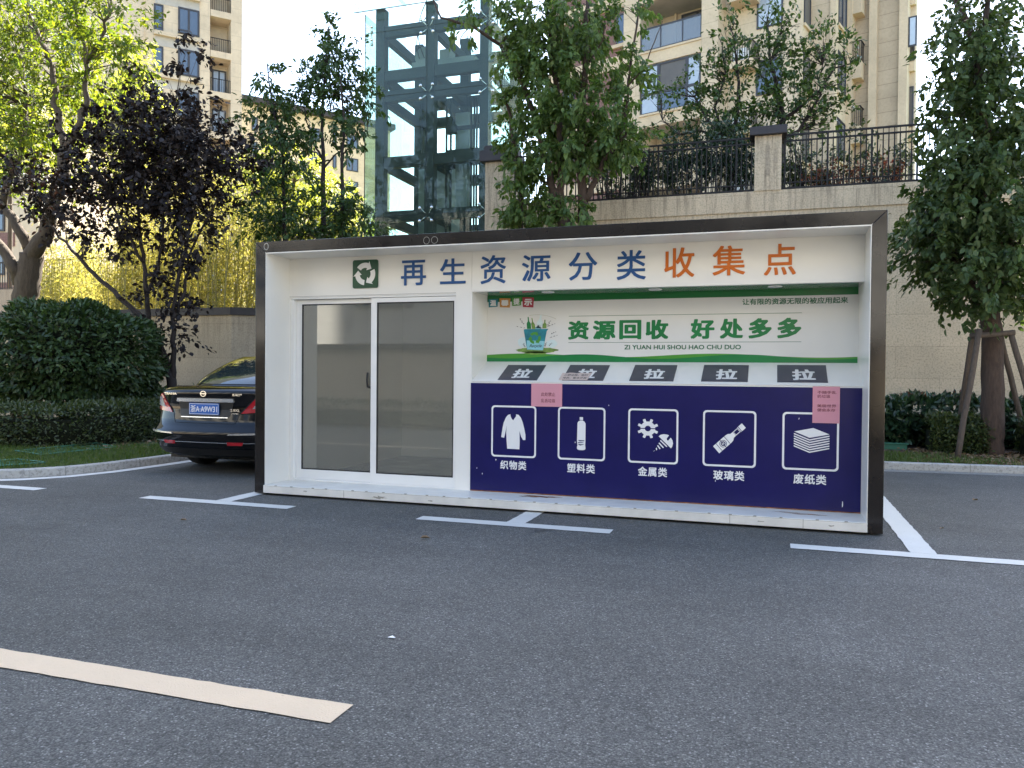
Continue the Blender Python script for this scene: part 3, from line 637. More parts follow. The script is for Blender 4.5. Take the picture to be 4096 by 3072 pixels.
LIDS = [[(228, 710), (420, 710), (380, 785), (180, 785)], [(545, 710), (745, 710), (712, 787), (502, 787)], [(870, 710), (1088, 710), (1065, 790), (845, 790)],
        [(1220, 710), (1450, 710), (1440, 793), (1207, 793)], [(1590, 710), (1838, 711), (1847, 797), (1592, 797)]]
TXT = [[(255, 733), (362, 777)], [(578, 735), (690, 780)], [(915, 735), (1032, 783)], [(1274, 737), (1396, 787)], [(1650, 739), (1782, 791)]]
tv, tf = text2d('拉', 0.03); tv = norm01(tv)
lids = []
for i, q in enumerate(LIDS):
    c = [slope_pt(*Z8(*p)) for p in q]
    xa = (c[0][0]+c[3][0])/2; xb = (c[1][0]+c[2][0])/2
    ya = (c[2][1]+c[3][1])/2; yb = (c[0][1]+c[1][1])/2
    pz = lambda x, y, off: np.array([x, y, SZ0+(y-RY+0.006)*(SZ1-SZ0+0.003)/(NY-RY+0.007)])+sn*off
    b = MB(); b.prism([pz(xa, ya, -0.002), pz(xb, ya, -0.002), pz(xb, yb, -0.002), pz(xa, yb, -0.002)], sn*0.008)
    l_ = kb(b, 'chute_lid', M['lid'], bevel=0.002); lids.append((xa, xb, ya, yb, pz))
    w_ = xb-xa; x0 = xa+w_*0.30; x1 = xa+w_*0.77; y0 = ya+(yb-ya)*0.10; y1 = ya+(yb-ya)*0.72
    b = MB(); place2d(b, (tv, tf), lambda p: pz(x0+(x1-x0)*p[0], y0+(y1-y0)*p[1], 0.0072), out=sn); b.build('lettering', M['print_white'], l_)
# banner at the back of the niche
bx0 = at(1938, 1300, NY)[0]; bx1 = xr-0.012
bn = kb(MB().box(2.234, xr-0.006, NY, NY+0.02, SZ1-0.02, ZN-0.001), 'banner_panel', M['banner'])
def on(y): return lambda p: (p[0], y, p[1])
def bpoly(name, pts, m, k=1):                # flat print on the banner, k = layer
    b = MB(); place2d(b, fill2d([pts]), on(NY-0.0012*k)); return b.build(name, m, bn)
def bp(u, v): q = at(*Z8(u, v), NY); return (q[0], q[2])
zb0 = SZ1+0.006; zg0, zg1 = at(1940, 1209, NY)[2], at(1938, 1184, NY)[2]
bpoly('print_band', [(bx0, zg0), (bx1, zg0), (bx1, zg1+0.03), (bx0, zg1+0.03)], M['print_green_dark'])
def wave(base, amp, ph, per, m, k):
    xs = np.linspace(bx0, bx1, 60); top = [(x, base+amp*math.sin((x-bx0)*2*math.pi/per+ph)) for x in xs]
    bpoly('print_wave', [(bx0, zb0-0.004)]+top+[(bx1, zb0-0.004)], m, k)
wave(zb0+0.062, 0.018, 0.1, 1.9, M['print_green_lime'], 1); wave(zb0+0.05, 0.022, 3.6, 1.55, M['print_green'], 2)
def btext(body, u0, v0, u1, v1, m, bold=0.02, k=1, sp=1.0, name='lettering'):
    v, f = text2d(body, bold, sp); v = norm01(v); A = bp(u0, v1); C = bp(u1, v0); B = bp(u1, v1); D = bp(u0, v0)
    x0, x1 = A[0], C[0]; z0 = (A[1]+B[1])/2; z1 = (C[1]+D[1])/2
    b = MB(); place2d(b, (v, f), lambda p: (x0+(x1-x0)*p[0], NY-0.0012*k, z0+(z1-z0)*p[1])); return b.build(name, m, bn)
for ch, u0, u1 in (('资', 533, 640), ('源', 658, 775), ('回', 792, 905), ('收', 925, 1042), ('好', 1152, 1275), ('处', 1300, 1420), ('多', 1445, 1565), ('多', 1590, 1715)):
    f0 = (u0-533)/(1182); btext(ch, u0, 484-17*f0, u1, 580-8*f0, M['print_green'], 0.035)
btext('ZI YUAN HUI SHOU HAO CHU DUO', 818, 606, 1408, 629, M['print_text'], 0.02)
btext('让有限的资源无限的被应用起来', 1415, 368, 1950, 400, M['print_text'], 0.02)
for u0, v0, u1, v1 in ((538, 463, 1716, 442), (535, 597, 1713, 588)):
    A, B = bp(u0, v0), bp(u1, v1); z = (A[1]+B[1])/2; bpoly('print_rule', [(A[0], z-0.002), (B[0], z-0.002), (B[0], z+0.002), (A[0], z+0.002)], M['print_text'])
for i, (ch, u0, u1, v0, v1, mm) in enumerate((('温', 132, 180, 373, 417, 'print_teal'), ('馨', 188, 242, 372, 416, 'print_orange'), ('提', 250, 298, 364, 410, 'print_green_lime'), ('示', 304, 361, 367, 415, 'print_red'))):
    a, c = bp(u0, v1), bp(u1, v0); t_ = 0.006*(-1)**i
    bpoly('print_tile', [(a[0]+0.004, a[1]), (c[0]-0.004, a[1]+t_), (c[0]+0.002, c[1]), (a[0]-0.002, c[1]-t_)], M[mm], 3)
    btext(ch, u0+8, v0+7, u1-8, v1-7, M['print_white'], 0.04, 4)
# bucket illustration on the banner (watercolour bin with bottles)
s3_ = 600/2212
def ip(u, v): q = at(1900+u*s3_, 1150+v*s3_, NY); return (q[0], q[2])
def ipoly(pts, m, k): bpoly('bin_drawing', [ip(*p) for p in pts], M[m], k)
def ell(cx, cy, rx, ry, n=22, j=0.0): return [(cx+rx*math.cos(2*math.pi*i/n)*(1+random.uniform(-j, j)), cy+ry*math.sin(2*math.pi*i/n)*(1+random.uniform(-j, j))) for i in range(n)]
ipoly(ell(720, 810, 90, 75, j=0.06), 'print_pale', 1); ipoly(ell(1130, 830, 80, 60, j=0.06), 'print_pale', 1)
ipoly(ell(915, 925, 300, 42, 40, 0.10), 'print_moss', 2); ipoly(ell(900, 965, 170, 26, 30, 0.12), 'print_moss', 2)
arc = [(800+i*20, 405-26*math.sin(i/20*math.pi*0.75)-i*0.2+i*i*0.19) for i in range(21)]
ipoly(arc+[(x, y+16) for x, y in arc[::-1]], 'print_pale', 2); ipoly([(x, y+6) for x, y in arc]+[(x, y+10) for x, y in arc[::-1]], 'print_orange', 3)
def bot(cx, cy, h, w, lean, m):
    pr = [(-.5, 0), (.5, 0), (.5, .45), (.16, .65), (.14, 1), (-.14, 1), (-.16, .65), (-.5, .45)]
    ipoly([(cx+w*a+lean*t, cy-h*t) for a, t in pr], m, 3)
bot(800, 610, 175, 60, -15, 'print_green'); bot(870, 610, 160, 50, -30, 'print_moss'); bot(945, 600, 205, 85, 30, 'print_pale'); bot(1025, 600, 125, 58, 8, 'print_moss'); bot(935, 615, 60, 85, 0, 'print_aqua')
ipoly([(720, 625), (1060, 640), (1005, 925), (770, 915)], 'print_teal', 4); ipoly([(765, 780), (1030, 790), (1005, 925), (770, 915)], 'print_aqua', 5)
ipoly([(725, 615), (1085, 610), (1060, 645), (735, 635)], 'print_teal', 5)
for lp in recyc(885, -745, 50, 88, 8, 34): ipoly([(x, -y) for x, y in lp], 'print_green_lime', 6)
A, C = ip(800, 895), ip(975, 838); v, f = text2d('Recycle', 0.01); v = norm01(v); b = MB(); place2d(b, (v, f), lambda p: (A[0]+(C[0]-A[0])*(p[0]+0.12*p[1]), NY-0.0075, A[1]+(C[1]-A[1])*p[1])); b.build('lettering', M['print_black'], bn)
for sx, sy, ex, ey in ((720, 545, 660, 455), (735, 600, 600, 575), (1070, 580, 1110, 490), (1080, 575, 1180, 535), (1120, 690, 1190, 655), (1100, 745, 1215, 705), (735, 880, 715, 825), (1030, 870, 1050, 815), (1090, 865, 1130, 820)):
    ipoly([(sx-3, sy), (sx+3, sy), (ex+2, ey), (ex-2, ey)], 'print_black', 2)
    for q in range(5):
        f0 = (q+0.5)/5; x, y = sx+(ex-sx)*f0, sy+(ey-sy)*f0; ipoly(ell(x+9*(-1)**q, y-4, 7, 4, 8), 'print_black', 3)
# navy front panel with icons
PX0, PX1 = at(1883, 1700, RY)[0], at(3447, 1700, RY)[0]; PY = RY-0.006
fp = kb(MB().box(PX0, PX1, PY, RY+0.03, 0.112, SZ0-0.016), 'front_panel', M['navy'])
kb(MB().box(PX1+0.001, xr-0.006, PY+0.004, RY+0.03, 0.102, SZ0-0.002), 'edge_trim', M['white']); kb(MB().box(PX0-0.012, PX1+0.001, PY+0.004, RY+0.03, SZ0-0.0155, SZ0-0.003), 'edge_trim', M['white'])
kb(MB().box(PX0, PX1, PY+0.002, RY+0.02, 0.1015, 0.1115), 'rust_edge', M['rust'])
zi0 = (at(2055, 1833, RY)[2]+at(3240, 1877, RY)[2])/2; zi1 = (at(2055, 1624, RY)[2]+at(3240, 1648, RY)[2])/2; IWD = zi1-zi0
IY = PY-0.0015
def iconshape(parent, name, loops, m, y):
    b = MB(); place2d(b, fill2d(loops), on(y)); return b.build(name, m, parent)
ICON_C = [at(2055, 1730, RY)[0], at(2326, 1735, RY)[0], at(2612, 1743, RY)[0], at(2917, 1753, RY)[0], at(3241, 1765, RY)[0]]
IHW = (at(3356, 1765, RY)[0]-at(3126, 1765, RY)[0])/2*0.985
CAPS = ['织物类', '塑料类', '金属类', '玻璃类', '废纸类']
zc1 = (at(2055, 1843, RY)[2]+at(3240, 1896, RY)[2])/2; zc0 = (at(2055, 1879, RY)[2]+at(3240, 1936, RY)[2])/2
BOX = [(300, 318, 770, 858), (988, 333, 1485, 890), (1718, 345, 2218, 918), (388, 345, 922, 908), (1170, 360, 1735, 942)]
for i in range(5):
    cx = ICON_C[i]; x0, x1 = cx-IHW, cx+IHW
    iconshape(fp, 'icon_border', [rrect(x0, x1, zi0, zi1, 0.035), rrect(x0+0.017, x1-0.017, zi0+0.017, zi1-0.017, 0.024)], M['print_white'], IY)
    v, f = text2d(CAPS[i], 0.022, 1.12); v = norm01(v); cw = (at(3306, 1915, RY)[0]-at(3174, 1915, RY)[0])/2
    b = MB(); place2d(b, (v, f), lambda p: (cx-cw+2*cw*p[0], IY, zc0+(zc1-zc0)*p[1])); b.build('caption', M['print_white'], fp)
    u0, v0, u1, v1 = BOX[i]
    T = lambda pts: [(x0+(x1-x0)*(u-u0)/(u1-u0), zi1-(zi1-zi0)*(v_-v0)/(v1-v0)) for u, v_ in pts]
    if i == 0:
        lp = [T([(500, 408), (478, 415), (455, 440), (430, 500), (418, 560), (405, 650), (437, 658), (458, 560), (463, 525), (458, 600), (462, 680), (470, 770), (598, 772), (600, 690), (598, 610), (598, 582), (615, 640), (636, 675), (660, 672), (660, 620), (648, 560), (630, 490), (610, 440), (585, 412), (558, 408), (562, 425), (545, 450), (530, 472), (515, 455), (503, 430)])]
    elif i == 1:
        lp = [T([(1218, 437), (1253, 437), (1253, 467), (1218, 467)]), T([(1195, 500), (1205, 482), (1225, 472), (1250, 472), (1270, 485), (1280, 505), (1280, 690), (1278, 730), (1282, 765), (1275, 778), (1255, 783), (1215, 783), (1195, 775), (1190, 755), (1197, 735), (1192, 690)]),
              T([(1200, 678), (1270, 680), (1268, 688), (1220, 692)]), T([(1200, 702), (1245, 700), (1268, 706), (1205, 711)]), T([(1200, 720), (1270, 722), (1230, 735), (1215, 732)])]
    elif i == 2:
        def tooth(sgn):
            o = []
            for k in range(61):
                a = math.pi*k/60; ph = (k*8/60.0) % 2; r_ = 105 if 0.55 < ph < 1.45 else 74
                o.append((1917+r_*math.cos(a), 553-sgn*(5+max(0, r_*math.sin(a)-5))))
            return o+[(1917-30*math.cos(math.pi*k/12), 553-sgn*(5+max(0, 30*math.sin(math.pi*k/12)-5))) for k in range(13)]
        lp = [T(tooth(1)), T(tooth(-1)), T([(2025, 630), (2045, 614), (2075, 606), (2110, 610), (2128, 618), (2106, 650), (2108, 668), (2120, 672), (2145, 640), (2162, 668), (2168, 700), (2160, 735), (2148, 752), (2085, 690)])]
        for q in range(5):
            a = np.array([2046-13*q, 668+27*q]); c = np.array([2112-33*q, 732+13*q]); o = np.array([-9, 9]) if q else np.array([-7, 9])
            a2, c2 = a+o*1.0, c+o*1.0; lp.append(T([tuple(a), tuple(c), tuple(c2), tuple(a2)]))
    elif i == 3:
        ax = np.array([275, -252])/373.0; nx = np.array([ax[1], -ax[0]]); o = np.array([525, 742])
        def B_(s, h): return tuple(o+ax*s+nx*h)
        lp = [T([B_(0, -47), B_(0, 47), B_(165, 47), B_(195, 42), B_(215, 26), B_(245, 24), B_(245, -24), B_(215, -26), B_(195, -42), B_(165, -47)]),
              T([B_(248, -24), B_(248, 24), B_(305, 24), B_(305, -24)]), T([B_(253, -17), B_(253, 17), B_(300, 17), B_(300, -17)]),
              T([B_(309, -30), B_(309, 30), B_(316, 30), B_(316, -30)]), T([B_(322, -30), B_(322, 30), B_(372, 30), B_(372, -30)])]
        ring = lambda r0, r1: [[B_(95+r1*math.cos(t_*math.pi/12), r1*math.sin(t_*math.pi/12)) for t_ in range(24)], [B_(95+r0*math.cos(t_*math.pi/12), r0*math.sin(t_*math.pi/12)) for t_ in range(24)]]
        sq = lambda h: [B_(95-h, 0), B_(95, h), B_(95+h, 0), B_(95, -h)]
        ov = [T(q) for q in [[B_(38, -47), B_(38, 47), B_(43, 47), B_(43, -47)], [B_(147, -47), B_(147, 47), B_(152, 47), B_(152, -47)]]]
        iconshape(fp, 'icon_detail', ov, M['navy'], IY-0.001); iconshape(fp, 'icon_detail', [T(q) for q in ring(32, 37)], M['navy'], IY-0.001)
        iconshape(fp, 'icon_detail', [T(q) for q in ring(14, 24)], M['navy'], IY-0.001); iconshape(fp, 'icon_detail', [T([B_(92, -47), B_(92, 47), B_(98, 47), B_(98, -47)])], M['navy'], IY-0.0016)
    else:
        lp = [T([(1290, 555), (1480, 515), (1642, 575), (1445, 615)])]
        for q in range(6):
            y_ = 570+q*24.5; lp.append(T([(1287, y_), (1445, y_+60), (1642, y_+16), (1642, y_+28), (1445, y_+73), (1287, y_+13)]))
    iconshape(fp, 'icon', lp, M['print_white'], IY)
for x, z in ((2.30, 0.33), (2.36, 0.28), (2.5, 0.42), (3.3, 0.62), (4.2, 0.95), (4.6, 0.32), (5.3, 0.9), (3.62, 0.98)): blotch('scratch', fp, M['print_white'], x, z, 0.004, 0.008, y=PY-0.001, n=7)
blotch('scratch', fp, M['print_white'], 5.66, 0.18, 0.004, 0.028, y=PY-0.001, n=9)
# old sticker marks on the black surround
def ringmark(px, py, rx, rz, wd=0.3):
    c = at(px, py, 0.0); o_ = [(c[0]+rx*math.cos(2*math.pi*i/28), c[2]+rz*math.sin(2*math.pi*i/28)) for i in range(28)]; i_ = [(c[0]+rx*(1-wd)*math.cos(2*math.pi*i/28), c[2]+rz*(1-wd)*math.sin(2*math.pi*i/28)) for i in range(28)]
    b = MB(); place2d(b, fill2d([o_, i_]), on(-0.0008)); b.build('glue_mark', M['grime'], K)
ringmark(1065, 986, 0.030, 0.038); ringmark(1706, 962, 0.032, 0.036, 0.1); ringmark(1738, 960, 0.034, 0.034, 0.1)
# paper notices
def notice(label, px0, py0, px1, py1, lines):
    x0, x1, z0, z1 = rect_px(px0, py0, px1, py1, RY); t = thing('paper_notice', label, 'notice', ((x0+x1)/2, PY-0.003, z0), group='pink paper notices taped to the navy front panel')
    MB().box(x0, x1, PY-0.0045, PY-0.0025, z0, z1).build('paper', M['pink'], t)
    for body, u0, v0, u1, v1 in lines:
        v, f = text2d(body, 0.006); v = norm01(v); b = MB(); place2d(b, (v, f), lambda p: (x0+(x1-x0)*(u0+(u1-u0)*p[0]), PY-0.0052, z1-(z1-z0)*(v1+(v0-v1)*p[1]))); b.build('lettering', M['print_brown'], t)
notice('pink landscape notice with two lines of writing above the coat and bottle icons', 2126, 1535, 2250, 1625, [('此处禁止', 0.32, 0.38, 0.78, 0.55), ('乱丢垃圾', 0.32, 0.66, 0.78, 0.82)])
notice('pink upright notice overlapping the corner of the paper stack icon', 3249, 1547, 3360, 1691, [('不随手乱', 0.17, 0.115, 0.87, 0.20), ('扔垃圾', 0.17, 0.225, 0.65, 0.31), ('美丽世界', 0.17, 0.485, 0.87, 0.57), ('便会永存', 0.17, 0.60, 0.84, 0.685)])
xa, xb, ya, yb, pz = lids[1]
t = thing('paper_notice', 'torn beige paper slip stuck across the second chute lid', 'notice', pz((xa+xb)/2-0.05, ya, 0.008))
X0, X1 = xa-0.03, xa+(xb-xa)*0.66; Y0, Y1 = ya-0.004, ya+(yb-ya)*0.42
tp = [pz(X0+(X1-X0)*i/8, Y1+random.uniform(-0.008, 0.008)+0.006*i/8, 0.009) for i in range(9)]
MB().prism([pz(X0, Y0, 0.009), pz(X1-0.015, Y0, 0.009)]+tp[::-1], sn*0.0012).build('paper', M['beige_paper'], t)
for body, f0, f1, u1 in (('二期设施，临时', 0.55, 0.85, 0.9), ('堆放，暂未开放', 0.12, 0.42, 0.9)):
    v, f = text2d(body, 0.004); v = norm01(v); b = MB(); place2d(b, (v, f), lambda p: pz(X0+(X1-X0)*(0.10+(u1-0.10)*p[0]), Y0+(Y1-Y0)*(f0+(f1-f0)*p[1]), 0.0108), out=sn); b.build('lettering', M['print_black'], t)
# ================================================================== parked car
CX, CY0 = -1.49, 0.93
car = thing('parked_car', 'black saloon car seen from behind, parked left of the kiosk', 'car', (CX, CY0+2.4, 0))
def half_w(z): return float(np.interp(z, [0.18, 0.30, 0.50, 0.62, 0.80, 0.95, 1.04, 1.08], [0.82, 0.89, 0.915, 0.91, 0.905, 0.88, 0.82, 0.74]))
def rear_y(z): return float(np.interp(z, [0.18, 0.24, 0.36, 0.47, 0.53, 0.545, 0.62, 0.80, 0.94, 1.01, 1.05, 1.08], [0.30, 0.14, 0.035, 0.0, 0.0, 0.012, 0.075, 0.115, 0.10, 0.085, 0.13, 0.28]))
def front_y(z): return float(np.interp(z, [0.18, 0.5, 0.7, 0.9, 1.06], [4.65, 4.82, 4.78, 4.5, 3.9]))
def body_pt(a, z, off=0.0, e=4.6):
    hw = half_w(z); y0, y1 = rear_y(z), front_y(z); yc = (y0+y1)/2; hl = (y1-y0)/2
    c, s = math.cos(a), math.sin(a)
    bow = 0.16*min(1.0, abs(c))**2.2 if s < 0 else 0.0           # rear face bows in plan
    ex = 2/e; x = hw*math.copysign(abs(c)**ex, c); y = yc+hl*math.copysign(abs(s)**(2/40.0 if s < 0 else 2/9.0), s)
    xr_ = abs(x)/hw
    if s < 0: y += 0.15*xr_**2.5*(1 if abs(s) > 0.02 else 1)
    n = np.array([x/hw**2*0.9, -1.0 if s < 0 and xr_ < 0.93 else (y-yc)/hl**2, 0]); n = n/np.linalg.norm(n)
    return np.array([CX+x, CY0+y, z])+n*off
ANG = [-math.acos(math.copysign(abs(q)**2.3, q)) for q in [-0.99999, -0.9995, -0.997, -0.99, -0.975]+list(np.linspace(-0.95, 0.95, 39))+[0.975, 0.99, 0.997, 0.9995, 0.99999]]+[math.pi*k/20 for k in range(0, 21)]
zs = [0.18, 0.22, 0.28, 0.36, 0.42, 0.47, 0.50, 0.53, 0.545, 0.58, 0.62, 0.68, 0.74, 0.80, 0.87, 0.94, 0.98, 1.01, 1.03, 1.05, 1.065, 1.08]
b = MB(); b.grid([[body_pt(a, z) for a in ANG] for z in zs], close=True)
n0 = len(b.v)-len(ANG); b.f.append(tuple(range(n0, len(b.v)))); b.m.append(0); b.f.append(tuple(range(len(ANG)-1, -1, -1))); b.m.append(0)
b.build('body', M['carpaint'], car, smooth=True)
def gh(a, z, off=0.0):
    f = max(0.0, (z-1.065)/0.41); hw = 0.775-0.17*f**1.2; y0 = 0.50+0.36*f+0.55*f**1.9; y1 = 3.75-1.5*f; yc, hl = (y0+y1)/2, (y1-y0)/2
    c, s = math.cos(a), math.sin(a); x = hw*math.copysign(abs(c)**(2/5), c); y = yc+hl*math.copysign(abs(s)**(2/6), s)
    if s < 0: y += 0.10*(abs(x)/hw)**2
    return np.array([CX+x, CY0+y-off*0.7, z+off*0.7])
b = MB(); zg = [1.065, 1.10, 1.18, 1.26, 1.34, 1.41, 1.45, 1.470]; b.grid([[gh(a, z) for a in ANG] for z in zg], close=True)
n0 = len(b.v)-len(ANG); b.f.append(tuple(range(n0, len(b.v)))); b.m.append(0); b.build('roof', M['carpaint'], car, smooth=True)
def win(fx, z):                                   # point on the rear screen
    f = max(0.0, (z-1.065)/0.41); hw = 0.775-0.17*f**1.2; x = fx*hw; a = math.acos(max(-1, min(1, math.copysign(abs(x/hw)**2.5, x)))); return gh(-a, z, 0.006)
b = MB(); b.grid([[win(fx, z) for fx in np.linspace(-0.86, 0.86, 15)] for z in np.linspace(1.10, 1.425, 9)]); b.build('rear_window', M['carglass'], car, smooth=True)
def rp(x, z, off=0.0):                            # point on the rear face from x, z
    hw = half_w(z); c = math.copysign((min(0.999, abs(x)/hw))**2.3, x); return body_pt(-math.acos(c), z, off)
def patch(name, pts, m, off, parent=None, nx=10, nz=4, smooth=True):   # quad patch between two edges, on the rear surface
    (a0, a1), (b0, b1) = pts                      # lower edge points, upper edge points as (x,z)
    g = MB(); rows = []
    for j in range(nz+1):
        f = j/nz; l = np.array(a0)*(1-f)+np.array(b0)*f; r_ = np.array(a1)*(1-f)+np.array(b1)*f
        rows.append([rp(*(l*(1-i/nx)+r_*i/nx), off) for i in range(nx+1)])
    g.grid(rows); rim = [rows[0][i] for i in range(nx+1)]+[rows[j][nx] for j in range(1, nz+1)]+[rows[nz][i] for i in range(nx-1, -1, -1)]+[rows[j][0] for j in range(nz-1, 0, -1)]
    n = len(rim); g.add(list(rim)+[np.array(p)+np.array([0, off+0.01, 0]) for p in rim], [(i, (i+1) % n, (i+1) % n+n, i+n) for i in range(n)])
    return g.build(name, m, parent or car, smooth=False)
for s in (-1, 1):
    tl = patch('tail_lamp', (((s*0.50, 0.755), (s*0.903, 0.79)), ((s*0.715, 0.985), (s*0.872, 0.965))), M['lamp_red'], 0.014, nx=16)
    patch('lens', (((s*0.63, 0.815), (s*0.885, 0.84)), ((s*0.735, 0.945), (s*0.868, 0.945))), M['lamp_clear'], 0.019, tl, nx=14)
    patch('bumper_trim', (((s*0.40, 0.500), (s*0.912, 0.512)), ((s*0.41, 0.516), (s*0.912, 0.536))), M['chrome'], 0.014, nx=16)
patch('reflector', (((-0.56, 0.375), (-0.38, 0.375)), ((-0.58, 0.415), (-0.38, 0.415))), M['lamp_red'], 0.008)
patch('reflector', (((0.38, 0.375), (0.56, 0.375)), ((0.38, 0.415), (0.58, 0.415))), M['lamp_red'], 0.008)
patch('trim_strip', (((-0.41, 0.890), (0.41, 0.890)), ((-0.40, 0.932), (0.40, 0.932))), M['chrome'], 0.024)
patch('trim_strip', (((-0.34, 0.700), (0.34, 0.700)), ((-0.34, 0.710), (0.34, 0.710))), M['chrome'], 0.012)
patch('plate_recess', (((-0.36, 0.715), (0.36, 0.715)), ((-0.40, 0.888), (0.40, 0.888))), M['black'], 0.003)
patch('bumper_line', (((-0.86, 0.400), (0.86, 0.400)), ((-0.86, 0.407), (0.86, 0.407))), M['chrome'], 0.004, nx=24)
patch('valance', (((-0.80, 0.24), (0.80, 0.24)), ((-0.84, 0.32), (0.84, 0.32))), M['black'], 0.004, nx=24)
b = MB()
for s in (-1, 1):                                  # shut lines of the boot lid
    for (xa, za), (xb, zb) in (((s*0.49, 0.755), (s*0.71, 0.99)), ((s*0.44, 0.64), (s*0.49, 0.755))):
        b.tube([rp(xa, za, 0.002), rp((xa+xb)/2, (za+zb)/2, 0.002), rp(xb, zb, 0.002)], 0.0035, 5)
b.tube([rp(x, 0.635, 0.002) for x in np.linspace(-0.44, 0.44, 9)], 0.004, 5); b.build('shut_line', M['black'], car)
yp = min(rp(0, 0.8, 0.012)[1], rp(0.2, 0.8, 0.012)[1])-0.012
pl = MB().box(CX-0.22, CX+0.22, yp, yp+0.012, 0.735, 0.875).build('number_plate', M['plate_blue'], car, bevel=0.003)
def ctext(body, x0, x1, z0, z1, y, m, parent, bold=0.02, name='lettering', th=0.0, sk=0.0):
    v, f = text2d(body, bold); v = norm01(v); b = MB(); place2d(b, (v, f), lambda p: (CX+x0+(x1-x0)*p[0]+sk*(p[1]-0.5), y, z0+(z1-z0)*p[1]), th); return b.build(name, m, parent)
ctext('浙A·A9W31', -0.195, 0.195, 0.762, 0.85, yp-0.0015, M['print_white'], pl, 0.015)
b = MB(); place2d(b, fill2d([rrect(-0.214, 0.214, 0.741, 0.869, 0.008), rrect(-0.209, 0.209, 0.746, 0.864, 0.006)]), lambda p: (CX+p[0], yp-0.0012, p[1])); b.build('border', M['print_white'], pl)
em = MB(); y_e = rp(0, 0.985, 0.0)[1]-0.008; ez = 0.99
place2d(em, fill2d([[(0.043*math.cos(2*math.pi*i/28), ez+0.036*math.sin(2*math.pi*i/28)) for i in range(28)], [(0.033*math.cos(2*math.pi*i/28), ez+0.027*math.sin(2*math.pi*i/28)) for i in range(28)]]), lambda p: (CX+p[0], y_e, p[1]), 0.006)
em.box(CX-0.047, CX+0.047, y_e-0.007, y_e, ez-0.007, ez+0.007); em.build('emblem', M['chrome'], car)
def btx(body, xc, zc, w_, h_):
    y = min(rp(xc-w_/2, zc, 0.003)[1], rp(xc+w_/2, zc, 0.003)[1])-0.001; return ctext(body, xc-w_/2, xc+w_/2, zc-h_/2, zc+h_/2, y, M['chrome'], car, 0.015, 'badge_lettering', 0.003)
btx('TEANA', -0.52, 0.985, 0.19, 0.026); btx('东风日产', 0.47, 0.982, 0.14, 0.03); btx('2.5XL', 0.43, 0.795, 0.14, 0.03); btx('XTRONIC', 0.43, 0.755, 0.10, 0.016)
for s in (-1, 1):
    for yy in (1.05, 3.80):
        c = (CX+s*0.775, CY0+yy, 0.325); wb = MB(); wh = MB()
        wb.lathe([(0.20, -0.10), (0.29, -0.112), (0.318, -0.10), (0.325, -0.06), (0.325, 0.06), (0.318, 0.10), (0.29, 0.112), (0.20, 0.10)], c, 'x', 32)
        w_o = wb.build('wheel', M['tyre'], car, smooth=True)
        wh.lathe([(0.205, s*0.085), (0.19, s*0.098), (0.17, s*0.07), (0.06, s*0.075), (0.0, s*0.09)], c, 'x', 24); wh.build('rim', M['rim'], w_o, smooth=True)
MB().box(CX-0.72, CX+0.72, CY0+0.35, CY0+4.4, 0.17, 0.5).build('underbody', M['black'], car)

# ================================================================== boundary walls and railings
RWY = 10.0
rw = thing('retaining_wall', 'tall beige rendered retaining wall with iron railings on top, behind the kiosk', 'wall', (5, RWY, 0))
b = MB(); zt_ = 5.03
b.box(-1.18, 24, RWY, RWY+0.35, 0, zt_-0.42); b.box(-1.18, 24, RWY-0.03, RWY+0.35, zt_-0.418, zt_); b.box(-1.19, -0.62, RWY-0.06, RWY+0.6, 0, 6.05)
b.box(-1.18, -0.83, RWY+0.352, RWY+14, 0, 5.0)
b.build('wall', M['stucco'], rw)
MB().box(-1.0, 24, RWY+0.36, 26, zt_-0.5, zt_-0.10).build('terrace', M['soil'], rw)
def pier(x0, x1, zc, cap=True):
    p = MB().box(x0, x1, RWY-0.05, RWY+0.5, zt_, zc).build('pier', M['stucco'], rw)
    MB().box(x0-0.10, x1+0.10, RWY-0.15, RWY+0.62, zc, zc+0.17).build('cap', M['coping'], p, bevel=0.01)
    MB().box((x0+x1)/2-0.04, (x0+x1)/2+0.04, RWY-0.0525, RWY-0.0495, zt_+0.28, zc-0.2).build('groove', M['stucco_low'], p)
pier(4.66, 5.18, 6.14)
MB().box(-1.30, -0.50, RWY-0.17, RWY+0.75, 6.05, 6.30).build('cap', M['coping'], rw, bevel=0.01); MB().box(-1.22, -0.56, RWY-0.1, RWY+0.68, 6.30, 6.42).build('cap', M['coping'], rw, bevel=0.01)
def railing(x0, x1, label, gap=0.102):
    t = thing('iron_railing', label, 'railing', ((x0+x1)/2, RWY+0.18, zt_), group='dark iron railings along the top of the retaining wall')
    b = MB(); z0, z1 = zt_+0.05, zt_+1.16
    for z, h in ((z0, 0.035), (z0+0.12, 0.022), (z1-0.15, 0.03), (z1-0.03, 0.035)): b.box(x0, x1, RWY+0.16, RWY+0.20, z, z+h)
    b.build('rail', M['iron'], t); n = int((x1-x0)/gap); b = MB()
    for i in range(n+1):
        x = x0+(x1-x0)*(i+0.5)/(n+1); 
        if i % 8 == 0: b.box(x-0.018, x+0.018, RWY+0.157, RWY+0.203, zt_, z1-0.03)
        else: b.box(x-0.011, x+0.011, RWY+0.169, RWY+0.191, z0+0.03, z1-0.12)
        if 0 < i and i % 1 == 0: b.box(x-0.007, x+0.007, RWY+0.172, RWY+0.188, z1-0.121, z1-0.03)
    b.build('balusters', M['iron'], t)
railing(-0.6, 4.645, 'dark iron railing on the wall between the two piers, behind the leafy camphor tree')
railing(5.195, 12.5, 'dark iron railing on the wall to the right of the dark capped pier')
lw = thing('boundary_wall', 'low beige rendered wall with dark coping behind the bush and plum tree', 'wall', (-9, 8, 0))
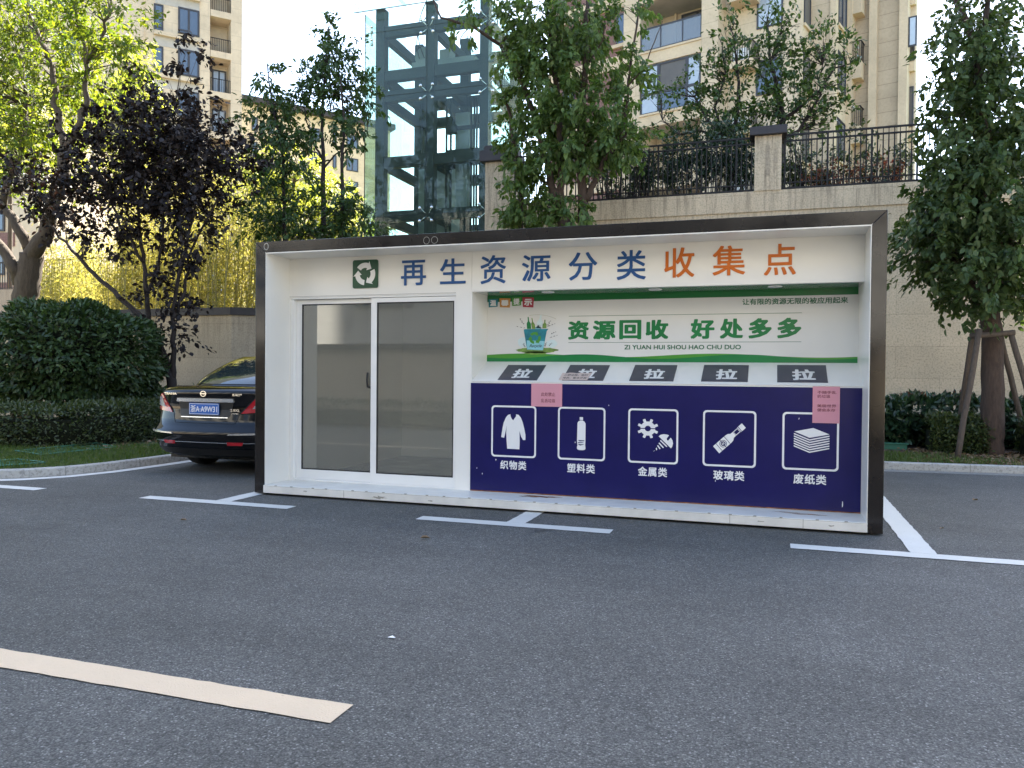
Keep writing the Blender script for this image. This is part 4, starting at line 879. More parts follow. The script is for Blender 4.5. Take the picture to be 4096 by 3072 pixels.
q = [(-40, 8.0), (-6.55, 8.0), (-4.9, 9.1), (-3.4, 10.2), (-1.2, 11.0)]
b = MB(); c_ = MB(); O = offs(q, 0.25); A_ = offs(q, -0.06); B_2 = offs(q, 0.31)
b.grid([[(*q[i], 0), (*q[i], 2.53), (*O[i], 2.53), (*O[i], 0)] for i in range(len(q))]); c_.grid([[(*A_[i], 2.532), (*A_[i], 2.70), (*B_2[i], 2.70), (*B_2[i], 2.532), (*A_[i], 2.532)] for i in range(len(q))])
b.build('wall', M['stucco_low'], lw); c_.build('coping', M['coping'], lw)
# raised garden behind the low wall
MB().add([(-60, 8.26, 1.6), (-6.6, 8.26, 1.6), (-1.25, 11.3, 1.6), (-1.25, 40, 1.6), (-60, 40, 1.6)], [(0, 1, 2, 3, 4)]).build('garden_terrain', M['soil'])['kind'] = 'structure'
gw = thing('garden_wall', 'sunlit plain beige wall with grey railing seen beside the forked tree trunk', 'wall', (-17, 13, 1.6))
b = MB().box(-30, -11.2, 13, 13.25, 1.6, 3.95); b.build('wall', M['stucco_low'], gw)
b = MB(); b.box(-30, -11.2, 13.1, 13.14, 4.85, 4.9); b.box(-30, -11.2, 13.1, 13.14, 3.99, 4.02)
for i in range(170): b.box(-30+i*0.11, -29.98+i*0.11, 13.11, 13.13, 3.95, 4.86)
b.build('railing', M['iron'], gw)

# ================================================================== glazed lift tower
EY = 12.0
ex0, ex1 = at(1458, 700, EY)[0], at(1950, 700, EY)[0]; exm = at(1704, 700, EY)[0]
lt = thing('lift_tower', 'glass lift tower with grey steel frame rising behind the kiosk', 'lift tower', ((ex0+ex1)/2, EY, 0))
ED = ex1-ex0-0.7; ZTOP = at(1458, 60, EY)[2]
cx = [at(1524, 700, EY+.2)[0], at(1722, 700, EY+.2)[0], ex1-0.15]; hw = 0.125
zl = [at(1704, p, EY+0.1)[2] for p in (860, 372, 110)]
b = MB()
for yy in (EY+0.22, EY+ED-0.2):
    for x in cx: b.box(x-hw, x+hw, yy-hw, yy+hw, 1.0, ZTOP+0.15)
for p in (860, 640, 372, 290, 110):
    z = at(1704, p, EY+0.2)[2]
    for yy in (EY+0.22, EY+ED-0.2): b.box(cx[0]+hw, cx[1]-hw, yy-0.09, yy+0.09, z-0.14, z+0.14); b.box(cx[1]+hw, cx[2]-hw, yy-0.09, yy+0.09, z-0.14, z+0.14)
    for x in cx: b.box(x-0.085, x+0.085, EY+0.22+hw, EY+ED-0.2-hw, z-0.12, z+0.12)
b.build('steel_frame', M['steel_green'], lt)
zq = [1.0]+zl+[ZTOP]
for a, c in ((ex0, exm), (exm, ex1)):
    for z0, z1 in zip(zq[:-1], zq[1:]):
        MB().box(a+0.006, c-0.006, EY-0.006, EY+0.006, z0+0.006, z1-0.006).build('glass_pane', M['glass_green'], lt)
for a, c in ((ex0, exm), (exm, ex1)): MB().box(a+0.006, c-0.006, EY+ED-0.006, EY+ED+0.006, 1, ZTOP).build('glass_pane', M['glass_green'], lt)
M['glass_side'] = glassmat('pale_side_glass', (0.86, 0.96, 0.90), 0.35, 0.0, 0.10, (0.60, 0.74, 0.64), 0.02)  # pale green diffuse part mixed into the side panes
for x in (ex0, ex1):
    for z0, z1 in zip(zq[:-1], zq[1:]): MB().box(x-0.006, x+0.006, EY+0.01, EY+ED-0.01, z0+0.006, z1-0.006).build('glass_pane', M['glass_side'], lt)
b = MB(); zr = at(1440, 70, EY)[2]
MB().box(ex0-0.18, ex1+0.25, EY-0.30, EY-0.285, zr-0.0, zr+1.6).build('parapet_glass', M['glass_green'], lt); MB().box(ex0-0.18, ex0-0.165, EY-0.28, EY+ED, zr-0.0, zr+1.6).build('parapet_glass', M['glass_green'], lt)
b = MB(); b.box(ex0, ex1, EY, EY+ED, zr+1.3, zr+1.33); b.build('roof_glass', M['glass_green'], lt)
jo = MB()
for z in zl: jo.box(ex0, ex1, EY-0.009, EY+0.009, z-0.005, z+0.005)
jo.box(exm-0.006, exm+0.006, EY-0.010, EY+0.010, 1.0, ZTOP); jo.box(ex0-0.008, ex0+0.008, EY-0.008, EY+0.008, 1, ZTOP); jo.box(ex0-0.19, ex1+0.25, EY-0.305, EY-0.28, zr-0.012, zr)
jo.build('glass_joint', M['steel_green'], lt)
for z in zl:
    for x in (ex0+0.02, exm, ex1-0.05):
        sp = MB()
        for dx, dz in ((-0.17, 0.17), (0.17, 0.17), (-0.17, -0.17), (0.17, -0.17)):
            if x < exm-0.5 and dx < 0: dx, y_ = 0.02, EY+0.28
            else: y_ = EY-0.012
            sp.tube([(x+(0.1 if x < exm-0.5 else 0), EY+0.12, z), (x+dx, y_+0.04, z+dz)], 0.013, 6); sp.lathe([(0.0, -0.03), (0.03, -0.026), (0.042, -0.005), (0.042, 0.012), (0, 0.014)], (x+dx, y_, z+dz), 'y', 14)
        sp.build('spider_fitting', M['chrome'], lt, smooth=True)
z_ = lambda p: at(1704, p, EY+1.2)[2]; xx = lambda p: at(p, 700, EY+1.0)[0]
b = MB()
b.box(xx(1655), xx(1790), EY+1.3, EY+1.9, z_(950), z_(672)); b.box(xx(1838), xx(1885), EY+0.7, EY+1.1, z_(860), z_(668)); b.box(xx(1825), xx(1880), EY+0.9, EY+1.3, z_(660), z_(480))
b.build('controller_cabinet', M['cabinet'], lt, bevel=0.01)
b = MB()
for px in (1795, 1812, 1893, 1905, 1915): b.box(xx(px)-0.02, xx(px)+0.02, EY+0.8, EY+0.86, 1.0, z_(430))
for p in (540, 630, 680): b.box(xx(1790), xx(1920), EY+0.86, EY+0.92, z_(p)-0.05, z_(p)+0.05)
b.box(xx(1790), xx(1830), EY+0.72, EY+0.86, z_(700), z_(660)); b.box(xx(1800), xx(1835), EY+0.72, EY+0.86, z_(565), z_(530))
b.build('guide_rail', M['steel_green'], lt)
b = MB(); b.box(xx(1650), xx(1900), EY+0.9, EY+1.6, z_(285), z_(262)); b.box(xx(1660), xx(1715), EY+1.0, EY+1.4, z_(262), z_(245)); b.box(xx(1760), xx(1800), EY+0.9, EY+1.3, z_(262), z_(225)); b.lathe([(0, -0.15), (0.28, -0.15), (0.28, 0.15), (0, 0.15)], (xx(1690), EY+1.2, z_(235)), 'y', 20)
b.build('hoist_machine', M['cabinet'], lt)
cb = MB()
for k, (px, p0, p1) in enumerate(((1680, 250, 60), (1860, 245, 150), (1700, 250, 20))):
    A = np.array([xx(px), EY+0.9, z_(p0)]); B = np.array([xx(px+60-20*k), EY+0.8, z_(p1)]); cb.tube([A+(B-A)*f+np.array([-0.25*math.sin(f*math.pi), 0, 0]) for f in np.linspace(0, 1, 10)], 0.014, 5)
cb.build('cable', M['black'], lt)

# ================================================================== apartment buildings
class Fac:
    def __init__(s, name, label, O, ang, z0=0.0):
        s.O = np.array([O[0], O[1], 0.0]); s.ang = ang; s.e = np.array([math.cos(ang), math.sin(ang), 0]); s.inn = np.array([-math.sin(ang), math.cos(ang), 0])
        s.t = thing(name, label, 'building', (O[0], O[1], 0), ang)
    def uz(s, px, py, inn=0.0):
        d = ray(px, py); k = ((s.O-CAM) @ s.inn+inn)/(d @ s.inn); P = CAM+k*d-s.O; return float(P @ s.e), float(P[2])
    def put(s, mb, name, m, parent=None, **kw): return mb.build(name, m, parent or s.t, local=True, **kw)
    def window(s, u0, u1, z0, z1, y=0.0, m=None, cols=2, fr=0.06, low=True, name='window'):
        b = MB(); b.box(u0, u0+fr, y-0.03, y+0.05, z0, z1); b.box(u1-fr, u1, y-0.03, y+0.05, z0, z1); b.box(u0+fr, u1-fr, y-0.03, y+0.05, z1-fr, z1); b.box(u0+fr, u1-fr, y-0.03, y+0.05, z0, z0+fr)
        for k in range(1, cols): x = u0+(u1-u0)*k/cols; b.box(x-fr*0.6, x+fr*0.6, y-0.028, y+0.048, z0+fr, z1-fr)
        if low: zz_ = z0+(z1-z0)*0.14; b.box(u0+fr, u0+(u1-u0)/cols-fr*0.6, y-0.027, y+0.047, zz_-fr*0.5, zz_+fr*0.5)
        w_o = s.put(b, name, M['winframe']); s.put(MB().box(u0+fr*0.7, u1-fr*0.7, y+0.004, y+0.02, z0+fr*0.7, z1-fr*0.7), 'pane', m or M['pane'], w_o); return w_o
# ---- right-hand block: brick bay, balcony bay, stepped bays
RB = Fac('apartment_block', 'beige apartment block with brick bay and glass balconies above the retaining wall', (-1.2, 30.0), R(-18.2))
HT = 70.0  # unseen upper storeys, made tall enough to shade road and kiosk
U = lambda px, inn=0.0, py=250: RB.uz(px, py, inn)[0]
Zb = lambda py, px=2562, inn=0.0: RB.uz(px, py, inn)[1]
ub0, ub1, up1, uc1, ur1 = U(2175), U(2493), U(2560), U(2805), U(2872)
z_s1, z_s0 = Zb(214), Zb(463)           # two slab tops one storey apart
ST = z_s1-z_s0
floors = [z_s0+ST*k for k in range(-2, 8)]
b = MB(); b.box(ub0, ub1, 0.45, 9.0, 2, HT); RB.put(b, 'brick_wall', M['brick'])
for zf in floors[1:]: RB.put(MB().box(ub0-0.05, ub1, 0.36, 0.45, zf-0.75+ST*0.16, zf-0.75+ST*0.16+0.62), 'string_course', M['clad_plain'])
for zf in floors[:-1]:
    za = zf+ST*0.30; zc = za+1.45
    RB.window(ub1-0.62, ub1-0.02, za, zc, 0.42, cols=1); RB.put(MB().box(ub1-0.85, ub1, 0.28, 0.45, za-0.16, za), 'sill', M['clad_plain'])
    RB.window(ub0+0.9, ub0+1.6, za, zc, 0.42, cols=1)
# pilasters
b = MB(); b.box(ub1, up1, 0.0, 9.0, 2, HT); b.box(uc1, ur1, -0.03, 9.0, 2, HT); b.box(up1, uc1, 1.9, 9, 2, HT); RB.put(b, 'pilaster', M['clad'])
kinds = {0: 'open', 1: 'glazed', 2: 'open'}
for i, zf in enumerate(floors[1:9]):
    sb = MB().box(up1+0.002, uc1-0.002, -0.02, 1.898, zf-0.62, zf-0.004); RB.put(sb, 'balcony_slab', M['clad_plain'])
    RB.put(MB().box(up1+0.002, uc1-0.002, -0.08, 0.15, zf-0.09, zf), 'ledge', M['clad_plain'])
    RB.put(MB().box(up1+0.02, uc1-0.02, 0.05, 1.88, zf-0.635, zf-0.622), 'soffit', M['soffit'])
    glazed = (i == 1)
    if glazed:
        zA, zB = zf+0.02, zf+ST-0.66; mid = zA+(zB-zA)*0.40; d_ = uc1-up1; g_ = [up1+0.05, up1+d_*0.31, up1+d_*0.77, uc1-0.03]
        mats = [M['pane_pale'], M['pane_dark'], M['pane_pale']]
        for k in range(3):
            RB.window(g_[k], g_[k+1], mid, zB, 0.05, mats[k], 1, 0.07, False); RB.window(g_[k], g_[k+1], zA, mid, 0.05, M['pane_pale'] if k != 1 else M['pane'], 1, 0.05, False)
    elif i != 0:
        rl = MB(); d_ = uc1-up1
        rl.box(up1+0.02, uc1-0.01, 0.0, 0.06, zf+1.02, zf+1.08); rl.box(up1+0.02, uc1-0.01, 0.01, 0.05, zf+0.05, zf+0.08)
        for k in (0, 0.335, 0.70, 1): rl.box(up1+0.02+(d_-0.08)*k, up1+0.07+(d_-0.08)*k, 0.005, 0.055, zf, zf+1.02)
        rr = RB.put(rl, 'balcony_rail', M['winframe']); RB.put(MB().box(up1+0.07, uc1-0.06, 0.024, 0.036, zf+0.08, zf+1.02), 'glass', M['glass_rail'], rr)
        RB.window(up1+1.2, uc1-0.2, zf+0.05, zf+2.15, 1.86, M['pane_dark'], 2, 0.08, False, 'balcony_door')
        RB.put(MB().box(up1+0.9, up1+1.0, 1.7, 1.8, zf, zf+ST-0.65), 'downpipe', M['clad_plain'])
# stepped bays to the right (each plane set further back, right returns show)
def bay(px0, px1, inn, m, deep):
    u0, u1 = U(px0, inn), U(px1, inn); RB.put(MB().box(u0, u1, inn, inn+deep, 2, HT), 'bay_wall', m); return u0, u1
def lv(py, px, inn): return RB.uz(px, py, inn)[1]
def return_window(u, y0, y1, z0, z1, m, cols=1, fr=0.06):    # window on a face that looks to the right
    b = MB(); x0, x1 = u-0.02, u+0.05
    b.box(x0, x1, y0, y0+fr, z0, z1); b.box(x0, x1, y1-fr, y1, z0, z1); b.box(x0, x1, y0+fr, y1-fr, z1-fr, z1); b.box(x0, x1, y0+fr, y1-fr, z0, z0+fr)
    for k in range(1, cols): y = y0+(y1-y0)*k/cols; b.box(x0, x1-0.002, y-fr/2, y+fr/2, z0+fr, z1-fr)
    w_o = RB.put(b, 'window', M['winframe']); RB.put(MB().box(u+0.004, u+0.02, y0+fr*0.7, y1-fr*0.7, z0+fr*0.7, z1-fr*0.7), 'pane', m, w_o)
    RB.put(MB().box(u+0.001, u+0.09, y0-0.05, y1+0.05, z0-0.12, z0-0.001), 'sill', M['clad_plain']); return w_o
RB.put(MB().box(ur1-0.5, ur1-0.035, 0.2, 1.5, 2, HT), 'bay_wall', M['clad'])
C0, C1 = ur1-0.6, U(3205, 1.0); RB.put(MB().box(C0, C1, 1.0, 2.9, 2, HT), 'bay_wall', M['clad'])
for k in range(-1, 6):                                      # small iron balconies and bedroom windows
    zf = lv(495, 2945, 0.6)-0.35+ST*k; ua, ub = U(2908, 0.1), U(3008, 0.1)
    sl_ = RB.put(MB().box(ua, ub, 0.10, 1.0, zf-0.28, zf), 'ledge_slab', M['clad_plain'])
    r_ = MB(); r_.box(ua+0.02, ub-0.02, 0.12, 0.16, zf+0.78, zf+0.83); r_.box(ua+0.02, ub-0.02, 0.12, 0.16, zf+0.06, zf+0.09)
    n = 10
    for j in range(n+1): x = ua+0.02+(ub-ua-0.06)*j/n; r_.box(x, x+0.022, 0.125, 0.15, zf, zf+0.8)
    for j in range(7): y_ = 0.16+0.12*j; r_.box(ub-0.045, ub-0.02, y_, y_+0.022, zf, zf+0.8)
    r_.box(ub-0.05, ub-0.015, 0.16, 1.0, zf+0.78, zf+0.83); RB.put(r_, 'balcony_rail', M['iron'])
    RB.put(MB().box(ua+0.20, ua+0.75, 0.30, 0.72, zf+0.02, zf+0.58), 'air_conditioner', M['print_white'])
    zw = lv(108, 3075, 1.0)+ST*(k-1); RB.window(U(3026, 1.0), U(3130, 1.0), zw, zw+1.5, 0.97, M['pane_pale'] if k % 2 else M['pane'], 1, 0.07, False)
    return_window(C1, 1.25, 2.15, zw-0.1, zw+1.55, M['pane_dark'])
RB.put(MB().box(U(2908, 1.0)-0.05, U(2908, 1.0)+0.05, 0.88, 0.99, 2, HT), 'downpipe', M['clad_plain'])
D0, D1 = C1-0.3, U(3340, 2.4); RB.put(MB().box(D0, D1, 2.4, 5.6, 2, HT), 'bay_wall', M['clad']); bay(3318, 3340.5, 2.28, M['clad_plain'], 0.4)
for k in range(-1, 6):
    zw = lv(118, 3350, 3.4)+ST*(k-1); return_window(D1, 2.75, 4.1, zw, zw+1.75, M['pane'], 2)
bay(3378, 3406, 4.3, M['clad_plain'], 1.4)
E0, E1 = D1-0.2, U(3596, 5.0); RB.put(MB().box(E0, E1, 5.0, 5.9, 2, HT), 'bay_wall', M['clad_rough']); bay(3474, 3506, 4.72, M['clad_plain'], 0.5); bay(3594, 3628, 4.72, M['clad_plain'], 0.7)
for k in range(-1, 6):
    zs_ = lv(62, 3425, 4.6)+ST*(k-1); ua, ub = U(3407, 4.4), U(3446, 4.4)
    RB.put(MB().box(ua, ub, 4.35, 5.0, zs_, zs_+0.75), 'loggia_slab', M['clad_plain']); r_ = MB()
    for j in range(6): x = ua+(ub-ua-0.03)*j/5; r_.box(x, x+0.02, 4.37, 4.39, zs_+0.75, zs_+1.65)
    r_.box(ua, ub, 4.36, 4.40, zs_+1.62, zs_+1.66)
    for j in range(4): r_.box(ub-0.03, ub-0.01, 4.42+0.14*j, 4.44+0.14*j, zs_+0.75, zs_+1.63)
    r_.box(ub-0.035, ub, 4.40, 5.0, zs_+1.62, zs_+1.66); RB.put(r_, 'balcony_rail', M['iron'])
bay(3626, 3661, 5.4, M['clad_plain'], 0.4)
for k in range(-1, 6):
    zw = lv(245, 3642, 5.4)+ST*(k-1); RB.window(U(3630, 5.3), U(3656, 5.3), zw, zw+1.75, 5.33, M['pane_dark'], 1, 0.05, False)
    RB.put(MB().box(U(3627, 5.3), U(3660, 5.3), 5.2, 5.399, zw-0.5, zw-0.1), 'sill', M['clad_plain'])
    if k == 1:
        a = MB(); ua, ub = U(3632, 4.9), U(3666, 4.9); a.box(ua, ub, 4.88, 4.93, zw+0.45, zw+1.75); a2 = RB.put(a, 'open_casement', M['winframe']); RB.put(MB().box(ua+0.06, ub-0.06, 4.87, 4.94, zw+0.52, zw+1.68), 'pane', M['pane_pale'], a2)
RB.put(MB().box(ub0, U(3330, 5.0), 9.0, 14.0, 2, HT), 'core_wall', M['clad_rough'])

# ---- left-hand tower
d_l = ray(968, 300); P_l = CAM+d_l*58.5
LT_ = Fac('apartment_tower', 'cream apartment tower with dark framed windows behind the yellow leaved tree', (P_l[0], P_l[1]), R(47.8))
ul = lambda px, py=150, inn=0.0: LT_.uz(px, py, inn)[0]
zl_ = lambda py, px, inn=0.0: LT_.uz(px, py, inn)[1]
SL = zl_(60, 880)-zl_(222, 880)
LT_.put(MB().box(-46, ul(800), 0.0, 12, 0, 60), 'wall', M['clad_far'])
b = MB(); b.box(ul(800), ul(840), -0.02, 12, 0, 60); b.box(ul(924), 0, -0.02, 12, 0, 60); b.box(ul(840), ul(924), 1.6, 12, 0, 60); LT_.put(b, 'corner_bay', M['clad_far'])
zo = zl_(62, 842)
for k in range(-9, 6):
    zc = zo+SL*k; ua, ub = ul(842), ul(924)
    sp = LT_.put(MB().box(ua, ub, -0.015, 1.598, zc, zc+SL*0.16), 'spandrel', M['clad_far'])
    zr_ = zc-SL*0.84
    r_ = MB(); r_.box(ua, ub, 0.05, 0.09, zr_+0.92, zr_+0.97); n = 11
    for j in range(n+1): x = ua+(ub-ua-0.03)*j/n; r_.box(x, x+0.03, 0.055, 0.085, zr_, zr_+0.93)
    LT_.put(r_, 'balcony_rail', M['iron'])
    if k < 0: LT_.window(ua+0.35, ub-0.1, zr_+0.2, zr_+2.1, 1.5, M['pane_pale'], 2, 0.09, False)
wz = zl_(125, 636)
for k in range(-9, 5):
    za = wz+SL*k
    LT_.window(ul(615), ul(653), za, za+SL*0.64, -0.03, None, 1, 0.11)
    zb_ = zl_(150, 798)+SL*k
    LT_.window(ul(712), ul(797), zb_, zb_+SL*0.64, -0.03, None, 2, 0.12)
    LT_.put(MB().box(ul(615), ul(797), -0.32, -0.001, za-SL*0.11, za-SL*0.015), 'sill_band', M['clad_far']); LT_.put(MB().box(ul(620), ul(797), -0.018, -0.002, za-SL*0.34, za-SL*0.111), 'under_sill_panel', M['soffit'])  # thin grey panel on the wall face below each sill band
    LT_.window(ul(225), ul(315), za, za+SL*0.6, -0.03, None, 2, 0.12); LT_.window(ul(95), ul(145), za-0.5, za+SL*0.5, -0.03, None, 1, 0.12)
LT_.put(MB().box(ul(575), ul(580), -0.06, -0.002, 0, 60), 'downpipe', M['clad_plain'])
# nearer low wing at the left edge of the view (brick base, pale wall)
NW = Fac('low_wing', 'pale low building with brick bands glimpsed at the left edge behind the trunk', (-26.0, 20.0), R(10))
nu = lambda px: NW.uz(px, 1000)[0]; nz = lambda py, px=60: NW.uz(px, py)[1]
NW.put(MB().box(nu(-500), nu(155), 0, 6, 1.5, nz(430)), 'wall', M['clad_far'])
for p0, p1 in ((760, 830), (930, 985), (1130, 1160), (600, 640)): NW.put(MB().box(nu(-500), nu(28 if p0 < 900 else 60), -0.06, -0.002, nz(p1), nz(p0)), 'brick_band', M['brick'])
for p0, p1 in ((500, 560), (690, 755), (840, 925), (1010, 1100)): NW.window(nu(-40), nu(22), nz(p1), nz(p0), -0.07, None, 1, 0.08, False)
# far block behind the young trees
d_f = ray(985, 420); P_f = CAM+d_f*95
FB = Fac('far_block', 'distant cream block with dark eaves seen between the tower and the glass lift', (P_f[0], P_f[1]), R(52))
fu = lambda px: FB.uz(px, 700)[0]; fz = lambda py, px=1250: FB.uz(px, py)[1]
zr2 = FB.uz(1000, 415)[1]
FB.put(MB().box(-12, fu(1560), 0, 14, 0, zr2), 'wall', M['clad_far']); FB.put(MB().box(-12.5, fu(1570), -0.9, 14, zr2, zr2+0.7), 'eaves', M['coping'])
for i in range(11):
    for px0, px1 in ((1005, 1030), (1075, 1095), (1238, 1278), (1330, 1345), (1385, 1432)):
        z1_ = zr2-1.5-3.0*i; FB.window(fu(px0), fu(px1), z1_-1.7, z1_, -0.05, None, 2 if px1-px0 > 25 else 1, 0.14, False)
# building across the lane behind the viewer: it closes the lane and shows in the glass
OB = Fac('opposite_block', 'grey beige block across the lane, mirrored in the kiosk door glass', (30, -18), R(180))
OB.put(MB().box(-20, 70, 0, 10, 0, 12), 'wall', M['clad_grey'])
for i in range(7):
    for j in range(18): 
        if i < 3 or True: OB.window(-18+j*4.6, -15.6+j*4.6, 3.6+i*3, 5.6+i*3, -0.04, M['pane'], 2, 0.1, False) if (i < 3 and 0 < j) else None
OB.put(MB().box(-20, 70, -0.3, -0.001, 5.9, 6.3), 'band', M['clad_grey'])
ow = thing('lane_wall', 'beige wall with dark coping across the lane, mirrored in the kiosk door glass', 'wall', (5, -10.5, 0))
MB().box(-40, 45, -10.8, -10.5, 0, 1.85).build('wall', M['stucco_low'], ow); MB().box(-40, 45, -10.9, -10.4, 1.85, 2.0).build('coping', M['coping'], ow)

# ================================================================== trees, bushes, hedges
def pt(px, py, y): return at(px, py, y)
# big yellow-green tree, left
Y = 6.6
tree('broadleaf_tree', 'large forked tree with bright yellow green leaves at the left edge', (pt(100, 1300, Y)[0], Y, 0.08), 'tree', [
    ([(pt(104, 1300, Y)[0], Y, 0.0), pt(104, 1290, Y), pt(100, 1190, Y), pt(115, 1100, Y), pt(125, 1010, Y)], 0.30, 0.25, 0.01),
    ([pt(122, 1040, Y), pt(176, 940, Y), pt(242, 710, Y), pt(262, 590, Y)], 0.20, 0.12, 0.02),
    ([pt(262, 595, Y), pt(233, 480, Y), pt(228, 347, Y), pt(190, 200, Y), pt(120, 60, Y), pt(60, -60, Y)], 0.09, 0.03, 0.03),
    ([pt(262, 590, Y), pt(320, 500, Y), pt(345, 400, Y), pt(347, 244, Y), pt(304, 54, Y), pt(280, -60, Y)], 0.085, 0.03, 0.03),
    ([pt(347, 250, Y), pt(400, 180, Y), pt(434, 60, Y), pt(445, -40, Y)], 0.055, 0.02, 0.02),
    ([pt(118, 1000, Y), pt(70, 900, Y-0.2), pt(0, 815, Y-0.3), pt(-80, 740, Y-0.4)], 0.13, 0.07, 0.02),
    ([pt(85, 1140, Y), pt(60, 1080, Y-0.2), pt(0, 985, Y-0.3), pt(-80, 880, Y-0.4)], 0.15, 0.10, 0.02),
    ([pt(10, 820, Y), pt(100, 560, Y+0.3), pt(110, 380, Y+0.6), pt(60, 150, Y+0.8)], 0.08, 0.03, 0.04)],
    [pxblob(60, 180, Y+0.8, 200, 240, 1.6, 130), pxblob(200, 130, Y, 170, 170, 1.3, 100), pxblob(420, 60, Y, 130, 95, 0.9, 55), pxblob(440, 205, Y-0.2, 120, 60, 0.7, 34),
     pxblob(120, 430, Y+0.8, 200, 120, 1.4, 95), pxblob(330, 350, Y+0.5, 100, 70, 0.8, 26), pxblob(80, 640, Y+0.3, 130, 80, 1.0, 50), pxblob(-150, 300, Y, 200, 300, 1.6, 90), pxblob(70, 520, Y, 130, 50, 0.8, 26), pxblob(60, 800, Y+1.6, 90, 60, 0.6, 16)],
    M['lf_yellow'], M['bark_grey'], per=26, L=0.13, wr=0.40, droop=0.45, spread=0.22, shell=0.3, twf=0.7)
# purple-leaf plum
Y = 5.6
bx = pt(690, 1560, Y)
tree('plum_tree', 'dark purple leaved plum tree with a leaning left limb in front of the low wall', (bx[0], Y, 0.08), 'tree', [
    ([(bx[0], Y, 0.05), pt(688, 1520, Y), pt(650, 1420, Y), pt(610, 1330, Y), pt(592, 1285, Y)], 0.10, 0.075, 0.008),
    ([pt(592, 1290, Y), pt(500, 1210, Y), pt(400, 1120, Y), pt(310, 1020, Y), pt(240, 950, Y), pt(170, 850, Y)], 0.060, 0.022, 0.015),
    ([pt(592, 1290, Y), pt(590, 1180, Y), pt(575, 1050, Y), pt(560, 920, Y), pt(540, 760, Y), pt(520, 560, Y)], 0.055, 0.018, 0.015),
    ([pt(690, 1520, Y), pt(696, 1400, Y), pt(690, 1250, Y), pt(715, 1100, Y), pt(760, 930, Y), pt(800, 760, Y)], 0.060, 0.02, 0.015),
    ([pt(588, 1180, Y), pt(630, 1080, Y), pt(650, 960, Y), pt(660, 800, Y), pt(690, 560, Y), pt(700, 420, Y)], 0.035, 0.010, 0.015),
    ([pt(690, 1260, Y), pt(740, 1160, Y+0.2), pt(760, 1000, Y+0.2), pt(900, 740, Y), pt(1000, 640, Y)], 0.04, 0.010, 0.02),
    ([pt(575, 1050, Y), pt(480, 900, Y-0.3), pt(420, 740, Y-0.3), pt(380, 600, Y-0.2)], 0.035, 0.010, 0.02)],
    [pxblob(560, 560, Y, 250, 150, 1.0, 170), pxblob(760, 560, Y, 200, 130, 0.9, 105), pxblob(520, 720, Y, 270, 110, 1.0, 135), pxblob(760, 720, Y, 200, 120, 0.9, 95), pxblob(300, 800, Y, 220, 100, 0.9, 80),
     pxblob(150, 740, Y-0.2, 120, 60, 0.7, 28), pxblob(620, 900, Y, 190, 80, 0.7, 46), pxblob(420, 960, Y, 110, 60, 0.6, 18), pxblob(780, 930, Y, 80, 130, 0.5, 34), pxblob(710, 1130, Y, 55, 130, 0.4, 22), pxblob(640, 1180, Y, 110, 70, 0.4, 12),
     pxblob(710, 400, Y, 45, 120, 0.4, 14), pxblob(760, 230, Y, 50, 90, 0.3, 10), pxblob(590, 330, Y, 30, 110, 0.3, 9), pxblob(930, 620, Y, 90, 60, 0.5, 22), pxblob(720, 1330, Y, 60, 110, 0.35, 14)],
    M['lf_plum'], M['bark_dark'], per=20, L=0.112, wr=0.60, droop=0.25, spread=0.16, shell=0.2, twf=0.75, jitter=0.6, tr=0.008)
# three young camphors behind the kiosk
Y = 8.6
def young(label, stems, blobs, seed):
    tree('young_tree', label, (stems[0][0][0][0], stems[0][0][0][1], 0.1), 'tree', stems, blobs, M['lf_mid'], M['bark_dark'], per=24, L=0.125, wr=0.45, droop=0.6, spread=0.16, shell=0.25, twf=0.8, dens=0.78, group='young trees between the low wall and the glass lift', tr=0.009)
def root(px, y, z=0.1): return (pt(px, 900, y)[0], y, z)
young('slim green tree with a thin spire top, leftmost beside the plum tree', [([root(1140, Y), pt(1136, 800, Y), pt(1130, 600, Y), pt(1090, 420, Y), pt(1068, 250, Y)], 0.055, 0.012, 0.01)],
      [pxblob(1068, 290, Y, 38, 70, 0.3, 16), pxblob(1080, 410, Y, 75, 60, 0.5, 30), pxblob(1110, 500, Y, 120, 60, 0.7, 52), pxblob(1120, 600, Y, 140, 65, 0.8, 60), pxblob(1130, 700, Y, 120, 60, 0.7, 42), pxblob(1100, 830, Y, 130, 60, 0.7, 48), pxblob(1160, 900, Y, 150, 50, 0.7, 55)], 1)
Y = 8.9
young('tall green tree with drooping top leaves, in the middle of three', [([root(1296, Y), pt(1292, 800, Y), pt(1293, 640, Y), pt(1286, 500, Y), pt(1300, 300, Y), pt(1315, 110, Y)], 0.075, 0.014, 0.01), ([pt(1292, 640, Y), pt(1260, 580, Y), pt(1225, 480, Y), pt(1210, 380, Y)], 0.03, 0.008, 0.01), ([pt(1292, 680, Y), pt(1340, 620, Y), pt(1420, 560, Y)], 0.028, 0.008, 0.01)],
      [pxblob(1315, 125, Y, 45, 45, 0.3, 12), pxblob(1290, 190, Y, 55, 50, 0.35, 16), pxblob(1350, 190, Y, 70, 65, 0.4, 24), pxblob(1230, 325, Y, 60, 55, 0.4, 16), pxblob(1330, 300, Y, 100, 60, 0.5, 36), pxblob(1400, 340, Y, 90, 55, 0.5, 30), pxblob(1260, 400, Y, 90, 50, 0.5, 22), pxblob(1350, 410, Y, 100, 50, 0.5, 26)], 2)
Y = 8.4
